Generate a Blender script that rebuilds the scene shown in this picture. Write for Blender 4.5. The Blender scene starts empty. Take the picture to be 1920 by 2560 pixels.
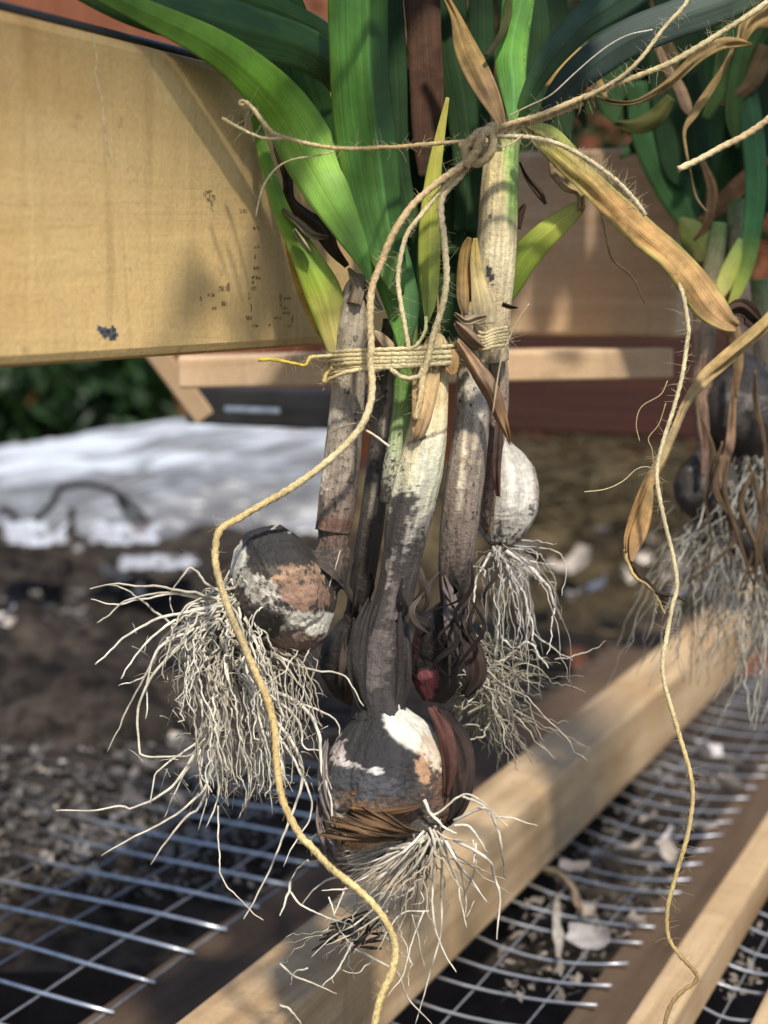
import bpy, math, random
from mathutils import Vector, Matrix, noise
random.seed(7)
R = math.radians
scene = bpy.context.scene
COL = scene.collection

# ------------------------------------------------------------------ camera, world, sun, exposure
FPX = 3850.0                      # focal length in pixels of the 1920 px wide photograph
PITCH = R(8.3)
CAM = Vector((0, 0, 1.2))
FWD = Vector((0, math.cos(PITCH), -math.sin(PITCH)))
UPV = Vector((0, math.sin(PITCH), math.cos(PITCH)))
XV = Vector((1, 0, 0))
cd = bpy.data.cameras.new("camera")
cam = bpy.data.objects.new("camera", cd)
COL.objects.link(cam)
cam.location = CAM
cam.rotation_euler = (R(90) - PITCH, 0, 0)
cd.sensor_fit = 'HORIZONTAL'
cd.sensor_width = 36.0
cd.lens = 36.0 * FPX / 1920.0
cd.clip_start = 0.02
cd.clip_end = 200
cd.dof.use_dof = True
cd.dof.focus_distance = 0.55
cd.dof.aperture_fstop = 12.5
scene.camera = cam

SUN = Vector((0.17, -0.60, 0.78)).normalized()
world = bpy.data.worlds.new("World")
scene.world = world
world.use_nodes = True
wn = world.node_tree
sky = wn.nodes.new("ShaderNodeTexSky")
sky.sky_type = 'NISHITA'
sky.sun_disc = False
sky.sun_elevation = math.asin(SUN.z)
sky.sun_rotation = math.atan2(SUN.x, SUN.y)
wn.links.new(sky.outputs[0], wn.nodes["Background"].inputs[0])
wn.nodes["Background"].inputs[1].default_value = 0.13
ld = bpy.data.lights.new("sun", 'SUN')
ld.energy = 3.9
ld.angle = R(3.5)
ld.color = (1.0, 0.94, 0.84)
lo = bpy.data.objects.new("sun", ld)
COL.objects.link(lo)
lo.rotation_euler = SUN.to_track_quat('Z', 'Y').to_euler()
lo.location = (1, -2, 4)
scene.view_settings.view_transform = 'Standard'
scene.view_settings.look = 'None'
scene.view_settings.exposure = 0.55
scene.view_settings.gamma = 1.0

# ------------------------------------------------------------------ measuring helpers
def at(px, py, d):
    """Point at distance d along the lens axis that the survey of the photograph puts at px, py."""
    return CAM + XV * ((px - 960) / FPX * d) + UPV * (-(py - 1280) / FPX * d) + FWD * d

def proj(p):
    q = p - CAM
    d = q.dot(FWD)
    return 960 + q.dot(XV) / d * FPX, 1280 - q.dot(UPV) / d * FPX, d

def ray(px, py):
    return (XV * ((px - 960) / FPX) + UPV * (-(py - 1280) / FPX) + FWD)

def on_z(px, py, z):
    r = ray(px, py)
    return CAM + r * ((z - CAM.z) / r.z)

def A1(x, y): return (x / 1.728, y / 1.728)
def A2(x, y): return (960 + x / 1.728, y / 1.728)
def A3(x, y): return (600 + x / 2.074, 600 + y / 2.074)
def A4(x, y): return (100 + x / 1.843, 1200 + y / 1.843)
def A5(x, y): return (700 + x / 2.304, 1600 + y / 2.304)
def A6(x, y): return (1200 + x / 2.304, 800 + y / 2.304)
def A7(x, y): return (1200 + x / 2.304, 1600 + y / 2.304)
def A8(x, y): return (x / 2.37, 850 + y / 2.37)
def S(f, pts): return [f(p[0], p[1]) + tuple(p[2:]) for p in pts]

def lerp(a, b, t): return a + (b - a) * t
def mixc(a, b, t):
    t = max(0.0, min(1.0, t))
    return tuple(a[i] + (b[i] - a[i]) * t for i in range(3))
def sstep(a, b, x):
    t = max(0.0, min(1.0, (x - a) / (b - a)))
    return t * t * (3 - 2 * t)
def ramp(stops, t):
    if t <= stops[0][0]: return stops[0][1]
    for (a, ca), (b, cb) in zip(stops, stops[1:]):
        if t <= b: return mixc(ca, cb, (t - a) / (b - a + 1e-9))
    return stops[-1][1]
def fbm(p, s, o=4):
    return noise.fractal(p * s, 1.0, 2.0, o) * 0.5

def spline(ctrl, n):
    """Catmull-Rom through rows of equal length (any number of channels), n samples, even arc length."""
    c = [tuple(map(float, r)) for r in ctrl]
    if len(c) == 1: return c
    c = [tuple(2 * a - b for a, b in zip(c[0], c[1]))] + c + [tuple(2 * a - b for a, b in zip(c[-1], c[-2]))]
    dense = []
    for i in range(1, len(c) - 2):
        p0, p1, p2, p3 = c[i - 1:i + 3]
        for k in range(24):
            t = k / 24
            dense.append(tuple(0.5 * (2 * b + (-a + cc) * t + (2 * a - 5 * b + 4 * cc - d) * t * t + (-a + 3 * b - 3 * cc + d) * t ** 3)
                               for a, b, cc, d in zip(p0, p1, p2, p3)))
    dense.append(c[-2])
    L = [0]
    for a, b in zip(dense, dense[1:]):
        L.append(L[-1] + math.sqrt(sum((a[k] - b[k]) ** 2 for k in range(3))))
    out, j = [], 0
    for i in range(n):
        s = L[-1] * i / (n - 1)
        while j < len(L) - 2 and L[j + 1] < s: j += 1
        t = (s - L[j]) / (L[j + 1] - L[j] + 1e-12)
        out.append(tuple(a + (b - a) * t for a, b in zip(dense[j], dense[j + 1])))
    return out

def path3(ctrl, n):
    """ctrl rows (px, py, depth, half-width px) -> points, radii in metres."""
    rows = [tuple(at(p[0], p[1], p[2])) + (p[3] / FPX * p[2],) for p in ctrl]
    s = spline(rows, n)
    return [Vector(r[:3]) for r in s], [r[3] for r in s]

# ------------------------------------------------------------------ mesh builder
class MB:
    def __init__(self):
        self.v, self.f, self.uv, self.c, self.d = [], [], [], [], []
    def add(self, p, uv=(0, 0), col=(1, 1, 1), dirt=0.0):
        self.v.append(tuple(p)); self.uv.append(uv); self.c.append((col[0], col[1], col[2], 1.0)); self.d.append(dirt)
        return len(self.v) - 1
    def tube(self, pts, rad, n=10, colf=None, prof=None, cap=True, v0=0.0, flat=1.0, face=None):
        m = len(pts)
        T = [(pts[min(i + 1, m - 1)] - pts[max(i - 1, 0)]).normalized() for i in range(m)]
        ref = face if face is not None else (FWD if abs(T[0].dot(FWD)) < .9 else UPV)
        N = (ref - T[0] * ref.dot(T[0])).normalized()
        base = len(self.v); L = v0
        for i in range(m):
            if i:
                N = (N - T[i] * N.dot(T[i])).normalized(); L += (pts[i] - pts[i - 1]).length
            B = T[i].cross(N)
            for k in range(n + 1):
                a = 2 * math.pi * k / n
                r = rad[i] * (prof(a, i / (m - 1), L) if prof else 1.0)
                p = pts[i] + N * (math.cos(a) * r * flat) + B * (math.sin(a) * r)
                c = colf(p, i / (m - 1), a) if colf else ((1, 1, 1), 0)
                self.add(p, (k / n, L), c[0], c[1])
        w = n + 1
        for i in range(m - 1):
            for k in range(n):
                a = base + i * w + k
                self.f.append((a, a + 1, a + w + 1, a + w))
        if cap:
            for i, rev in ((0, True), (m - 1, False)):
                c = colf(pts[i], i / (m - 1), 0) if colf else ((1, 1, 1), 0)
                ci = self.add(pts[i], (.5, L), c[0], c[1])
                for k in range(n):
                    a = base + i * w + k
                    self.f.append((a + 1, a, ci) if rev else (a, a + 1, ci))
    def ribbon(self, pts, hw, colf, fold=0.3, m=10, roll=None, ruffle=0.0, curl=0.0, thick=0.0005, seed=0, foldpos=0.0):
        n = len(pts); base = len(self.v); L = 0.0; front = []
        T = [(pts[min(i + 1, n - 1)] - pts[max(i - 1, 0)]).normalized() for i in range(n)]
        Ns = []
        for i in range(n):
            if i: L += (pts[i] - pts[i - 1]).length
            s = T[i].cross(FWD).normalized()          # across the blade
            if roll:
                s = Matrix.Rotation(roll(i / (n - 1)), 3, T[i]) @ s
            nn = s.cross(T[i]).normalized()
            if nn.dot(FWD) > 0 and not roll: nn = -nn
            Ns.append(nn)
            for k in range(m + 1):
                x = -1 + 2 * k / m
                z = -fold * abs(x - foldpos) * hw[i] + curl * (x * x) * hw[i]
                if ruffle:
                    z += ruffle * noise.noise(Vector((x * 1.7 + seed, L * 45, seed * 3.1))) * .004
                p = pts[i] + s * (x * hw[i]) + nn * z
                c = colf(p, i / (n - 1), x)
                self.add(p, (k / m, L), c[0], c[1])
        w = m + 1
        off = len(self.v) - base
        for i in range(n):
            for k in range(w):
                j = base + i * w + k
                self.add(Vector(self.v[j]) - Ns[i] * thick, self.uv[j], self.c[j][:3], self.d[j])
        for i in range(n - 1):
            for k in range(m):
                a = base + i * w + k
                self.f.append((a, a + 1, a + w + 1, a + w))
                b = a + off
                self.f.append((b, b + w, b + w + 1, b + 1))
            for k in (0, m):
                a = base + i * w + k
                q = (a, a + w, a + w + off, a + off)
                self.f.append(q if k == 0 else q[::-1])
        for i in (0, n - 1):
            for k in range(m):
                a = base + i * w + k
                q = (a, a + off, a + 1 + off, a + 1)
                self.f.append(q if i == 0 else q[::-1])
    def box(self, o, ux, uy, uz, lx, ly, lz, bev=0.0, col=(1, 1, 1), nx=1):
        """Box from corner o along unit vectors, chamfered edges, uv in metres along ux (v) and across (u)."""
        bs = [0, bev, lx - bev, lx], [0, bev, ly - bev, ly], [0, bev, lz - bev, lz]
        idx = {}
        def V(i, j, k):
            if (i, j, k) not in idx:
                ext = sum(1 for q in (i, j, k) if q in (0, 3))
                p = [bs[0][i], bs[1][j], bs[2][k]]
                if ext >= 2:
                    s = bev * (0.3 if ext == 2 else 0.42)
                    for a, q in enumerate((i, j, k)):
                        if q == 0: p[a] += s
                        if q == 3: p[a] -= s
                P = o + ux * p[0] + uy * p[1] + uz * p[2]
                idx[(i, j, k)] = self.add(P, (p[1] + p[2] * 1.3, p[0]), col, 0)
            return idx[(i, j, k)]
        for ax in range(3):
            for side in (0, 3):
                for a in range(3):
                    for b in range(3):
                        def P(x, y):
                            t = [0, 0, 0]; t[ax] = side; t[(ax + 1) % 3] = x; t[(ax + 2) % 3] = y
                            return V(*t)
                        q = (P(a, b), P(a + 1, b), P(a + 1, b + 1), P(a, b + 1))
                        self.f.append(q if side == 3 else q[::-1])
    def build(self, name, mat, parent=None, smooth=True):
        me = bpy.data.meshes.new(name)
        me.from_pydata(self.v, [], self.f)
        u = me.uv_layers.new(name="UVMap")
        loops = [0] * len(me.loops); me.loops.foreach_get("vertex_index", loops)
        fl = []
        for i in loops: fl.extend(self.uv[i])
        u.data.foreach_set("uv", fl)
        ca = me.color_attributes.new("Col", 'FLOAT_COLOR', 'POINT')
        fl = []
        for c in self.c: fl.extend(c)
        ca.data.foreach_set("color", fl)
        da = me.attributes.new("Dirt", 'FLOAT', 'POINT'); da.data.foreach_set("value", self.d)
        if smooth: me.polygons.foreach_set("use_smooth", [True] * len(me.polygons))
        me.materials.append(mat)
        ob = bpy.data.objects.new(name, me)
        COL.objects.link(ob)
        if parent is not None:
            ob.parent = parent
            ob.matrix_parent_inverse = Matrix.Translation(parent.location).inverted()
        return ob

def tag(o, label=None, cat=None, group=None, kind=None):
    for k, v in (("label", label), ("category", cat), ("group", group), ("kind", kind)):
        if v: o[k] = v
    return o
def thing(name, label, cat, loc, group=None):
    o = bpy.data.objects.new(name, None); COL.objects.link(o); o.location = loc
    o.empty_display_size = .02
    return tag(o, label, cat, group)

# ------------------------------------------------------------------ materials
class NT:
    def __init__(self, name):
        self.m = bpy.data.materials.new(name); self.m.use_nodes = True
        self.t = self.m.node_tree; self.b = self.t.nodes["Principled BSDF"]
    def n(self, typ, **kw):
        x = self.t.nodes.new(typ)
        for k, v in kw.items():
            if k.startswith("i_"): x.inputs[int(k[2:]) if k[2:].isdigit() else k[2:].replace("_", " ")].default_value = v
            else: setattr(x, k, v)
        return x
    def l(self, a, b): self.t.links.new(a, b)
    def noise(self, vec, scale, detail=4, rough=.55, dist=0):
        x = self.n("ShaderNodeTexNoise"); x.inputs["Scale"].default_value = scale; x.inputs["Detail"].default_value = detail
        x.inputs["Roughness"].default_value = rough; x.inputs["Distortion"].default_value = dist
        if vec is not None: self.l(vec, x.inputs["Vector"])
        return x.outputs["Fac"]
    def math(self, op, a, b=None, clamp=False):
        x = self.n("ShaderNodeMath", operation=op, use_clamp=clamp)
        for i, s in enumerate((a, b)):
            if s is None: continue
            if isinstance(s, (int, float)): x.inputs[i].default_value = s
            else: self.l(s, x.inputs[i])
        return x.outputs[0]
    def rng(self, v, a, b, c=0.0, d=1.0, smooth=True):
        x = self.n("ShaderNodeMapRange", interpolation_type='SMOOTHSTEP' if smooth else 'LINEAR')
        self.l(v, x.inputs[0])
        for i, q in enumerate((a, b, c, d)): x.inputs[i + 1].default_value = q
        return x.outputs[0]
    def mix(self, f, a, b, mode='MIX'):
        x = self.n("ShaderNodeMix", data_type='RGBA', blend_type=mode)
        for s, i in ((f, 0), (a, 6), (b, 7)):
            if isinstance(s, (int, float)): x.inputs[i].default_value = s
            elif isinstance(s, tuple): x.inputs[i].default_value = s + (1.0,)
            else: self.l(s, x.inputs[i])
        return x.outputs[2]
    def uv(self, su, sv):
        u = self.n("ShaderNodeUVMap"); mp = self.n("ShaderNodeMapping"); mp.inputs["Scale"].default_value = (su, sv, 1)
        self.l(u.outputs[0], mp.inputs[0]); return mp.outputs[0]
    def pos(self): return self.n("ShaderNodeNewGeometry").outputs["Position"]
    def obj(self): return self.n("ShaderNodeTexCoord").outputs["Object"]
    def attr(self, a, fac=False): 
        x = self.n("ShaderNodeAttribute", attribute_name=a); return x.outputs["Fac" if fac else "Color"]
    def bump(self, h, strength=.5, dist=.001):
        x = self.n("ShaderNodeBump"); x.inputs["Strength"].default_value = strength; x.inputs["Distance"].default_value = dist
        self.l(h, x.inputs["Height"]); self.l(x.outputs[0], self.b.inputs["Normal"])
    def scale_c(self, col, f):
        x = self.n("ShaderNodeVectorMath", operation='SCALE'); self.l(col, x.inputs[0]); self.l(f, x.inputs["Scale"]); return x.outputs[0]
    def set(self, col=None, rough=None, **kw):
        if col is not None:
            if isinstance(col, tuple): self.b.inputs["Base Color"].default_value = col + (1.0,)
            else: self.l(col, self.b.inputs["Base Color"])
        if rough is not None:
            if isinstance(rough, (int, float)): self.b.inputs["Roughness"].default_value = rough
            else: self.l(rough, self.b.inputs["Roughness"])
        for k, v in kw.items(): self.b.inputs[k.replace("_", " ")].default_value = v
        return self.m
    def translucent(self, col, f):
        t = self.n("ShaderNodeBsdfTranslucent"); self.l(col, t.inputs["Color"])
        mx = self.n("ShaderNodeMixShader"); mx.inputs[0].default_value = f
        self.l(self.b.outputs[0], mx.inputs[1]); self.l(t.outputs[0], mx.inputs[2])
        self.l(mx.outputs[0], self.t.nodes["Material Output"].inputs["Surface"])

def mat_skin():
    """Garlic stem and bulb skin: painted pigment, papery lengthwise fibre, soil specks."""
    g = NT("garlic_skin"); c = g.attr("Col"); d = g.attr("Dirt", True)
    fib = g.noise(g.uv(26, 45), 1.0, 4, .6)
    blot = g.noise(g.pos(), 260, 5, .62)
    c1 = g.scale_c(c, g.rng(fib, .3, .7, .72, 1.2))
    c1 = g.scale_c(c1, g.rng(blot, .3, .7, .8, 1.12))
    sp = g.noise(g.pos(), 620, 6, .7)
    sp2 = g.noise(g.uv(18, 130), 1.0, 5, .65)
    s = g.math('ADD', g.math('MULTIPLY', sp, .6), g.math('MULTIPLY', sp2, .4))
    m = g.rng(g.math('ADD', s, g.math('MULTIPLY', d, .6)), .60, .70)
    c2 = g.mix(m, c1, (.042, .036, .031))
    g.bump(g.math('ADD', g.math('MULTIPLY', fib, .8), g.math('MULTIPLY', sp, .9)), .7, .0018)
    return g.set(c2, .62, Specular_IOR_Level=.35)
def mat_leaf():
    g = NT("garlic_leaf"); c = g.attr("Col")
    vein = g.noise(g.uv(34, 5), 1.0, 3, .5); blot = g.noise(g.pos(), 75, 4, .55); fine = g.noise(g.uv(110, 9), 1.0, 2, .5)
    c1 = g.scale_c(c, g.rng(vein, .3, .7, .84, 1.12)); c1 = g.scale_c(c1, g.rng(blot, .3, .7, .78, 1.2))
    sp = g.noise(g.pos(), 420, 3, .5)
    c1 = g.mix(g.rng(sp, .7, .78, 0, .6), c1, (.16, .13, .05))
    g.bump(g.math('ADD', vein, g.math('MULTIPLY', fine, .35)), .35, .0008)
    m = g.set(c1, g.rng(blot, .3, .7, .42, .62), Specular_IOR_Level=.4)
    g.translucent(c1, .22); return m
def mat_dark_leaf():  # duller leaf copy; its blades hold their shade as dark green
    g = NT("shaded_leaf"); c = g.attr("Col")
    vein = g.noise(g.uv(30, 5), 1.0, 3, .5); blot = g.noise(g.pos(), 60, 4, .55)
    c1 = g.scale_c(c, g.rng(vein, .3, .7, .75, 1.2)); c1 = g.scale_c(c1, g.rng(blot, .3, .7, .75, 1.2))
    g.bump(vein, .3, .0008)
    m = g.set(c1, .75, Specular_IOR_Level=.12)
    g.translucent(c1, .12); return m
def mat_dry():
    g = NT("dry_leaf"); c = g.attr("Col"); d = g.attr("Dirt", True)
    vein = g.noise(g.uv(22, 14), 1.0, 5, .6); blot = g.noise(g.pos(), 130, 5, .6)
    c1 = g.scale_c(c, g.rng(vein, .28, .72, .74, 1.18)); c1 = g.scale_c(c1, g.rng(blot, .3, .7, .68, 1.25))
    sp = g.noise(g.pos(), 300, 5, .65)
    c1 = g.mix(g.rng(g.math('ADD', sp, g.math('MULTIPLY', d, .4)), .68, .78), c1, (.06, .04, .022))
    g.bump(g.math('ADD', vein, blot), .5, .0011)
    m = g.set(c1, .75, Specular_IOR_Level=.2); g.translucent(c1, .35); return m
def mat_root():
    g = NT("garlic_root"); c = g.attr("Col")
    a = g.noise(g.pos(), 180, 3, .6); b = g.noise(g.uv(3, 700), 1.0, 3, .6)
    c1 = g.scale_c(c, g.rng(a, .3, .7, .6, 1.2)); c1 = g.mix(g.rng(b, .62, .8, 0, .7), c1, (.09, .07, .045))
    g.bump(b, .5, .0004)
    return g.set(c1, .7, Specular_IOR_Level=.25)
def mat_twine():
    g = NT("jute_twine"); c = g.attr("Col")
    a = g.noise(g.pos(), 90, 3, .5); f = g.noise(g.uv(7, 900), 1.0, 4, .7, 1.2)
    c1 = g.scale_c(c, g.rng(a, .3, .7, .78, 1.15)); c1 = g.scale_c(c1, g.rng(f, .25, .75, .55, 1.3))
    g.bump(f, .8, .0006)
    return g.set(c1, .8, Specular_IOR_Level=.2)
def mat_wood(name, base, dark, rough=.75, saw=0.4, stain=.5, streak=1.0):
    g = NT(name)
    grain = g.noise(g.uv(34, 2.2), 1.0, 5, .58, 2.2); fine = g.noise(g.pos(), 500, 4, .6)
    sm_ = g.n("ShaderNodeVectorRotate"); sm_.inputs["Angle"].default_value = .16; g.l(g.uv(5, 70), sm_.inputs[0]); sawm = g.noise(sm_.outputs[0], 1.0, 2, .5, 1.5); blot = g.noise(g.pos(), 9, 5, .6); spk = g.noise(g.pos(), 70, 5, .65)
    f = g.math('MULTIPLY', g.rng(grain, .36, .68), .75 * streak)
    c = g.mix(f, base, dark)
    c = g.mix(g.rng(sawm, .5, .75, 0, .45 * saw), c, tuple(x * .55 for x in dark))
    c = g.mix(g.rng(blot, .42, .72, 0, .6 * stain), c, tuple(x * y for x, y in zip(dark, (.85, .72, .5))))
    c = g.mix(g.rng(spk, .62, .76, 0, .55 * stain), c, (.07, .05, .035))
    c = g.scale_c(c, g.rng(fine, .3, .7, .93, 1.05))
    h = g.math('ADD', g.math('MULTIPLY', grain, .5), g.math('ADD', g.math('MULTIPLY', sawm, .5 * saw), g.math('MULTIPLY', fine, .25)))
    g.bump(h, .55, .0016)
    return g.set(c, rough, Specular_IOR_Level=.25)
def mat_metal():
    g = NT("galvanised_wire")
    a = g.noise(g.pos(), 160, 3, .6)
    d = g.attr("Dirt", True)
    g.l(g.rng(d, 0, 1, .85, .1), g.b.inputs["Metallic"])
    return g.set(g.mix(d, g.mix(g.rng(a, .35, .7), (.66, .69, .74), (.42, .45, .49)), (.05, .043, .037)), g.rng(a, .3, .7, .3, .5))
def mat_dull():
    g = NT("weathered_wire")
    a = g.noise(g.pos(), 60, 4, .6)
    return g.set(g.mix(g.rng(a, .35, .7), (.20, .21, .235), (.07, .06, .055)), .5, Metallic=.5)
def mat_soil(name, a, b, scale=60):
    g = NT(name)
    n1 = g.noise(g.pos(), scale, 6, .7); n2 = g.noise(g.pos(), scale * 5, 5, .7); n3 = g.noise(g.pos(), scale * .2, 3, .5)
    c = g.mix(g.rng(n1, .35, .65), a, b); c = g.scale_c(c, g.rng(n3, .3, .7, .6, 1.4))
    c = g.mix(g.rng(n2, .66, .76, 0, .8), c, (.26, .21, .15))
    g.bump(g.math('ADD', n1, g.math('MULTIPLY', n2, .4)), .9, .006)
    return g.set(c, .95, Specular_IOR_Level=.15)
def mat_flake():
    g = NT("papery_skin"); c = g.attr("Col"); oi = g.n("ShaderNodeObjectInfo").outputs["Random"]
    a = g.noise(g.obj(), 160, 4, .6)
    c1 = g.scale_c(c, g.rng(a, .3, .7, .7, 1.15)); c1 = g.scale_c(c1, g.rng(oi, 0, 1, .45, 1.1, False))
    g.bump(a, .5, .001)
    m = g.set(c1, .65); g.translucent(c1, .2); return m
def mat_plastic():
    g = NT("plastic_sheet")
    a = g.noise(g.uv(3, 16), 1.0, 4, .55, .6); b = g.noise(g.uv(2.2, 11), 1.0, 5, .6, .8)
    c = g.mix(g.rng(b, .44, .60, 0, .9), (.46, .49, .53), (.10, .095, .09))
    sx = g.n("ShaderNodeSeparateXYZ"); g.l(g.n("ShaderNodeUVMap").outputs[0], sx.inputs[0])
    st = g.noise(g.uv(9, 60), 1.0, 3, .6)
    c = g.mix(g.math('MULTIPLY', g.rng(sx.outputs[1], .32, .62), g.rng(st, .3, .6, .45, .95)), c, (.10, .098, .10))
    g.bump(a, .6, .012)
    return g.set(c, .22, Specular_IOR_Level=.6)
def mat_plain(name, col, rough=.7, var=.3, scale=40):
    g = NT(name); a = g.noise(g.pos(), scale, 5, .6)
    c = g.mix(g.rng(a, .3, .7), tuple(x * (1 - var) for x in col), tuple(x * (1 + var) for x in col))
    g.bump(a, .4, .002)
    return g.set(c, rough)

LEAFD = mat_dark_leaf()
SKIN, LEAF, DRY, ROOT, TWINE, METAL, FLAKE = mat_skin(), mat_leaf(), mat_dry(), mat_root(), mat_twine(), mat_metal(), mat_flake()
DULL = mat_dull()
PINE = mat_wood("rough_pine", (.64, .44, .19), (.50, .305, .11), .75, .8, .95, .30)
PINE2 = mat_wood("planed_pine", (.48, .34, .195), (.29, .185, .095), .72, .5, .85, 1.1)
PINE3 = mat_wood("pale_pine", (.56, .40, .25), (.42, .27, .15), .72, .4, .5, .9)
DARKW = mat_wood("dark_brown_wood", (.10, .065, .04), (.05, .032, .02), .8, .4, .5)  # plain dark brown for the two low battens
REDW = mat_wood("red_fence_stain", (.20, .065, .028), (.11, .035, .016), .7, .2, .3)
SHADED_RED = mat_wood("shaded_fence_red", (.055, .019, .012), (.03, .011, .008), .7, .2, .3)  # fence red again, with its shade put into the colour
INK = mat_plain("stamp_ink", (.13, .085, .04), .8, .8, 900)
def worn(m_):
    t = m_.node_tree; nz = t.nodes.new("ShaderNodeTexNoise"); nz.inputs["Scale"].default_value = 900
    mr = t.nodes.new("ShaderNodeMapRange"); mr.inputs[1].default_value = .42; mr.inputs[2].default_value = .62; mr.inputs[3].default_value = .0; mr.inputs[4].default_value = .75
    g_ = t.nodes.new("ShaderNodeNewGeometry"); t.links.new(g_.outputs["Position"], nz.inputs["Vector"]); t.links.new(nz.outputs["Fac"], mr.inputs[0])
    t.links.new(mr.outputs[0], t.nodes["Principled BSDF"].inputs["Alpha"])
worn(INK)
BLUEGREY = mat_plain("zinc_grey", (.085, .09, .105), .5, .9, 700)
SOIL = mat_soil("dark_soil", (.018, .013, .010), (.045, .033, .025))
COMPOST = mat_soil("dry_garlic_litter", (.009, .007, .006), (.050, .039, .030), 45)
PLASTIC = mat_plastic()
CRATE = mat_plain("black_plastic", (.02, .018, .016), .35, .3)
HEDGE = mat_plain("hedge_leaf", (.02, .045, .012), .5, .5, 12)

# ------------------------------------------------------------------ frame directions
AZ = math.atan((2800 - 960) / (FPX / math.cos(PITCH)))
U = Vector((math.sin(AZ), math.cos(AZ), 0))        # along rails and battens
W = Vector((math.cos(AZ), -math.sin(AZ), 0))       # across them, to the right
Z = Vector((0, 0, 1))
def uw(p): return p.dot(U), p.dot(W)
def uwz(u, w, z): return U * u + W * w + Z * z
SHELF = CAM.z - 0.335                              # wire level of the drying tray

# added unseen blockers above the picture, shaped along the sun to shade the top of the rail and the far bundle
def blocker(low, high, d, run):
    m = MB(); n = 40; rl = spline([(x, y, 0) for x, y in low], n + 1); rh = spline([(x, y, 0) for x, y in high], n + 1)
    for k in range(2):
        for i in range(n + 1):
            for t in (0, .33, .67, 1):
                x, y = lerp(rl[i][0], rh[i][0], t), lerp(rl[i][1], rh[i][1], t)
                m.add(at(x, y, d(x, y)) + SUN * run + Vector((0, .0015 * k + .006 * math.sin(i * .7) * (1 - t), 0)), (i, t))
    o = (n + 1) * 4
    for i in range(n):
        for j in range(3):
            a = i * 4 + j
            m.f.append((a, a + 1, a + 5, a + 4)); m.f.append((a + o, a + o + 4, a + o + 5, a + o + 1))
    return m
BLOCKER = mat_plain("shade_blocker", (.07, .08, .06), .9, .2, 300)
for lw, hg, dd_, run in (([(-300, 150), (0, 245), (300, 345), (480, 430), (640, 560), (800, 700)], [(-300, -500), (0, -450), (300, -400), (480, -350), (640, -300), (900, -250)], lambda x, y: (at(0, 922, .4375) - CAM).dot(W) / ray(x, y).dot(W), .85),
                         ([(1010, 60), (1150, 150), (1300, 250), (1500, 360), (1690, 500), (1760, 1050), (2100, 1250)], [(960, -600), (1150, -600), (1300, -600), (1500, -600), (1690, -600), (1900, -600), (2200, -600)], lambda x, y: .80 if x < 1690 else .74, .9)):
    tag(blocker(lw, hg, dd_, run).build("shade_blocker", BLOCKER), kind="structure")
# ------------------------------------------------------------------ ground and backdrop
b = MB()
NG = 60
for i in range(NG + 1):
    for j in range(NG + 1):
        x = -1 + 2 * i / NG; y = j / NG
        X = math.copysign(abs(x) ** 2.2 * 30, x); Y = -6 + (y ** 1.6) * 60
        b.add((X, Y, 0.02 * noise.noise(Vector((X * 2, Y * 2, 0)))), (X, Y))
for i in range(NG):
    for j in range(NG):
        a = i * (NG + 1) + j
        b.f.append((a, a + NG + 1, a + NG + 2, a + 1))
tag(b.build("ground", SOIL), kind="structure")

fence = thing("plank_fence", "red-brown stained plank fence standing far behind the drying rack", "fence", (0, 4.6, 0))
for i in range(34):
    m = MB(); x = -2.4 + i * .145
    m.box(Vector((x, 4.6 + random.uniform(-.006, .006), .02)), Z, XV, Vector((0, 1, 0)), 2.75 + random.uniform(-.01, .01), .1442, .022, .004)
    m.build("plank", REDW, fence, False)
for z in (.5, 1.4):
    m = MB(); m.box(Vector((-2.4, 4.625, z)), XV, Vector((0, 1, 0)), Z, 4.93, .04, .09, .004); m.build("fence_rail", REDW, fence, False)

def leaf_cards(name, center, ext, n, size, seed):
    rnd = random.Random(seed); m = MB()
    for _ in range(n):
        while True:
            q = Vector((rnd.uniform(-1, 1), rnd.uniform(-1, 1), rnd.uniform(-1, 1)))
            if .35 < q.length < 1 + .25 * noise.noise(q * 3 + Vector((seed, 0, 0))): break
        p = center + Vector((q.x * ext[0], q.y * ext[1], q.z * ext[2]))
        d = Vector((rnd.gauss(0, 1), rnd.gauss(0, 1), rnd.gauss(-.3, 1))).normalized()
        s = d.cross(Vector((rnd.gauss(0, 1), rnd.gauss(0, 1), 1))).normalized()
        l = size * rnd.uniform(.6, 1.3); k = rnd.uniform(.6, 1.4)
        c = (.014 * k, .038 * k, .008 * k)
        ids = [m.add(p + d * (l * a) + s * (l * w), (w, a), c) for a, w in ((0, 0), (.4, .22), (1, 0), (.4, -.22))]
        m.f.append((ids[0], ids[1], ids[2])); m.f.append((ids[0], ids[2], ids[3]))
    return m
for i, (px, py, d, ex, lab) in enumerate((
        (60, 1010, 3.6, (.20, .2, .16), "low dark green bush behind the rack at the left edge under the rail"),
        (300, 1010, 3.3, (.11, .12, .17), "bright green upright bush in the gap beside the sunlit lath end"),
        (1500, 250, 3.8, (.75, .3, .55), "tall dark bush behind the hanging garlic leaves"))):
    c = at(px, py, d)
    s = thing("garden_shrub", lab, "shrub", (c.x, c.y, 0))
    leaf_cards("crown", c, ex, 900 if i < 2 else 3500, .07, 11 + i).build("crown", LEAF, s, False)
    m = MB()
    for k in range(4):
        e = c + Vector((random.uniform(-.6, .6) * ex[0], random.uniform(-.3, .3) * ex[1], random.uniform(-.2, .5) * ex[2]))
        m.tube([Vector((c.x + k * .015, c.y, 0)), Vector((c.x, c.y, c.z * .5)), e], [.012, .009, .003], 6, lambda p, t, a: ((.12, .08, .05), 0))
    m.build("trunk", DRY, s)

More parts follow.
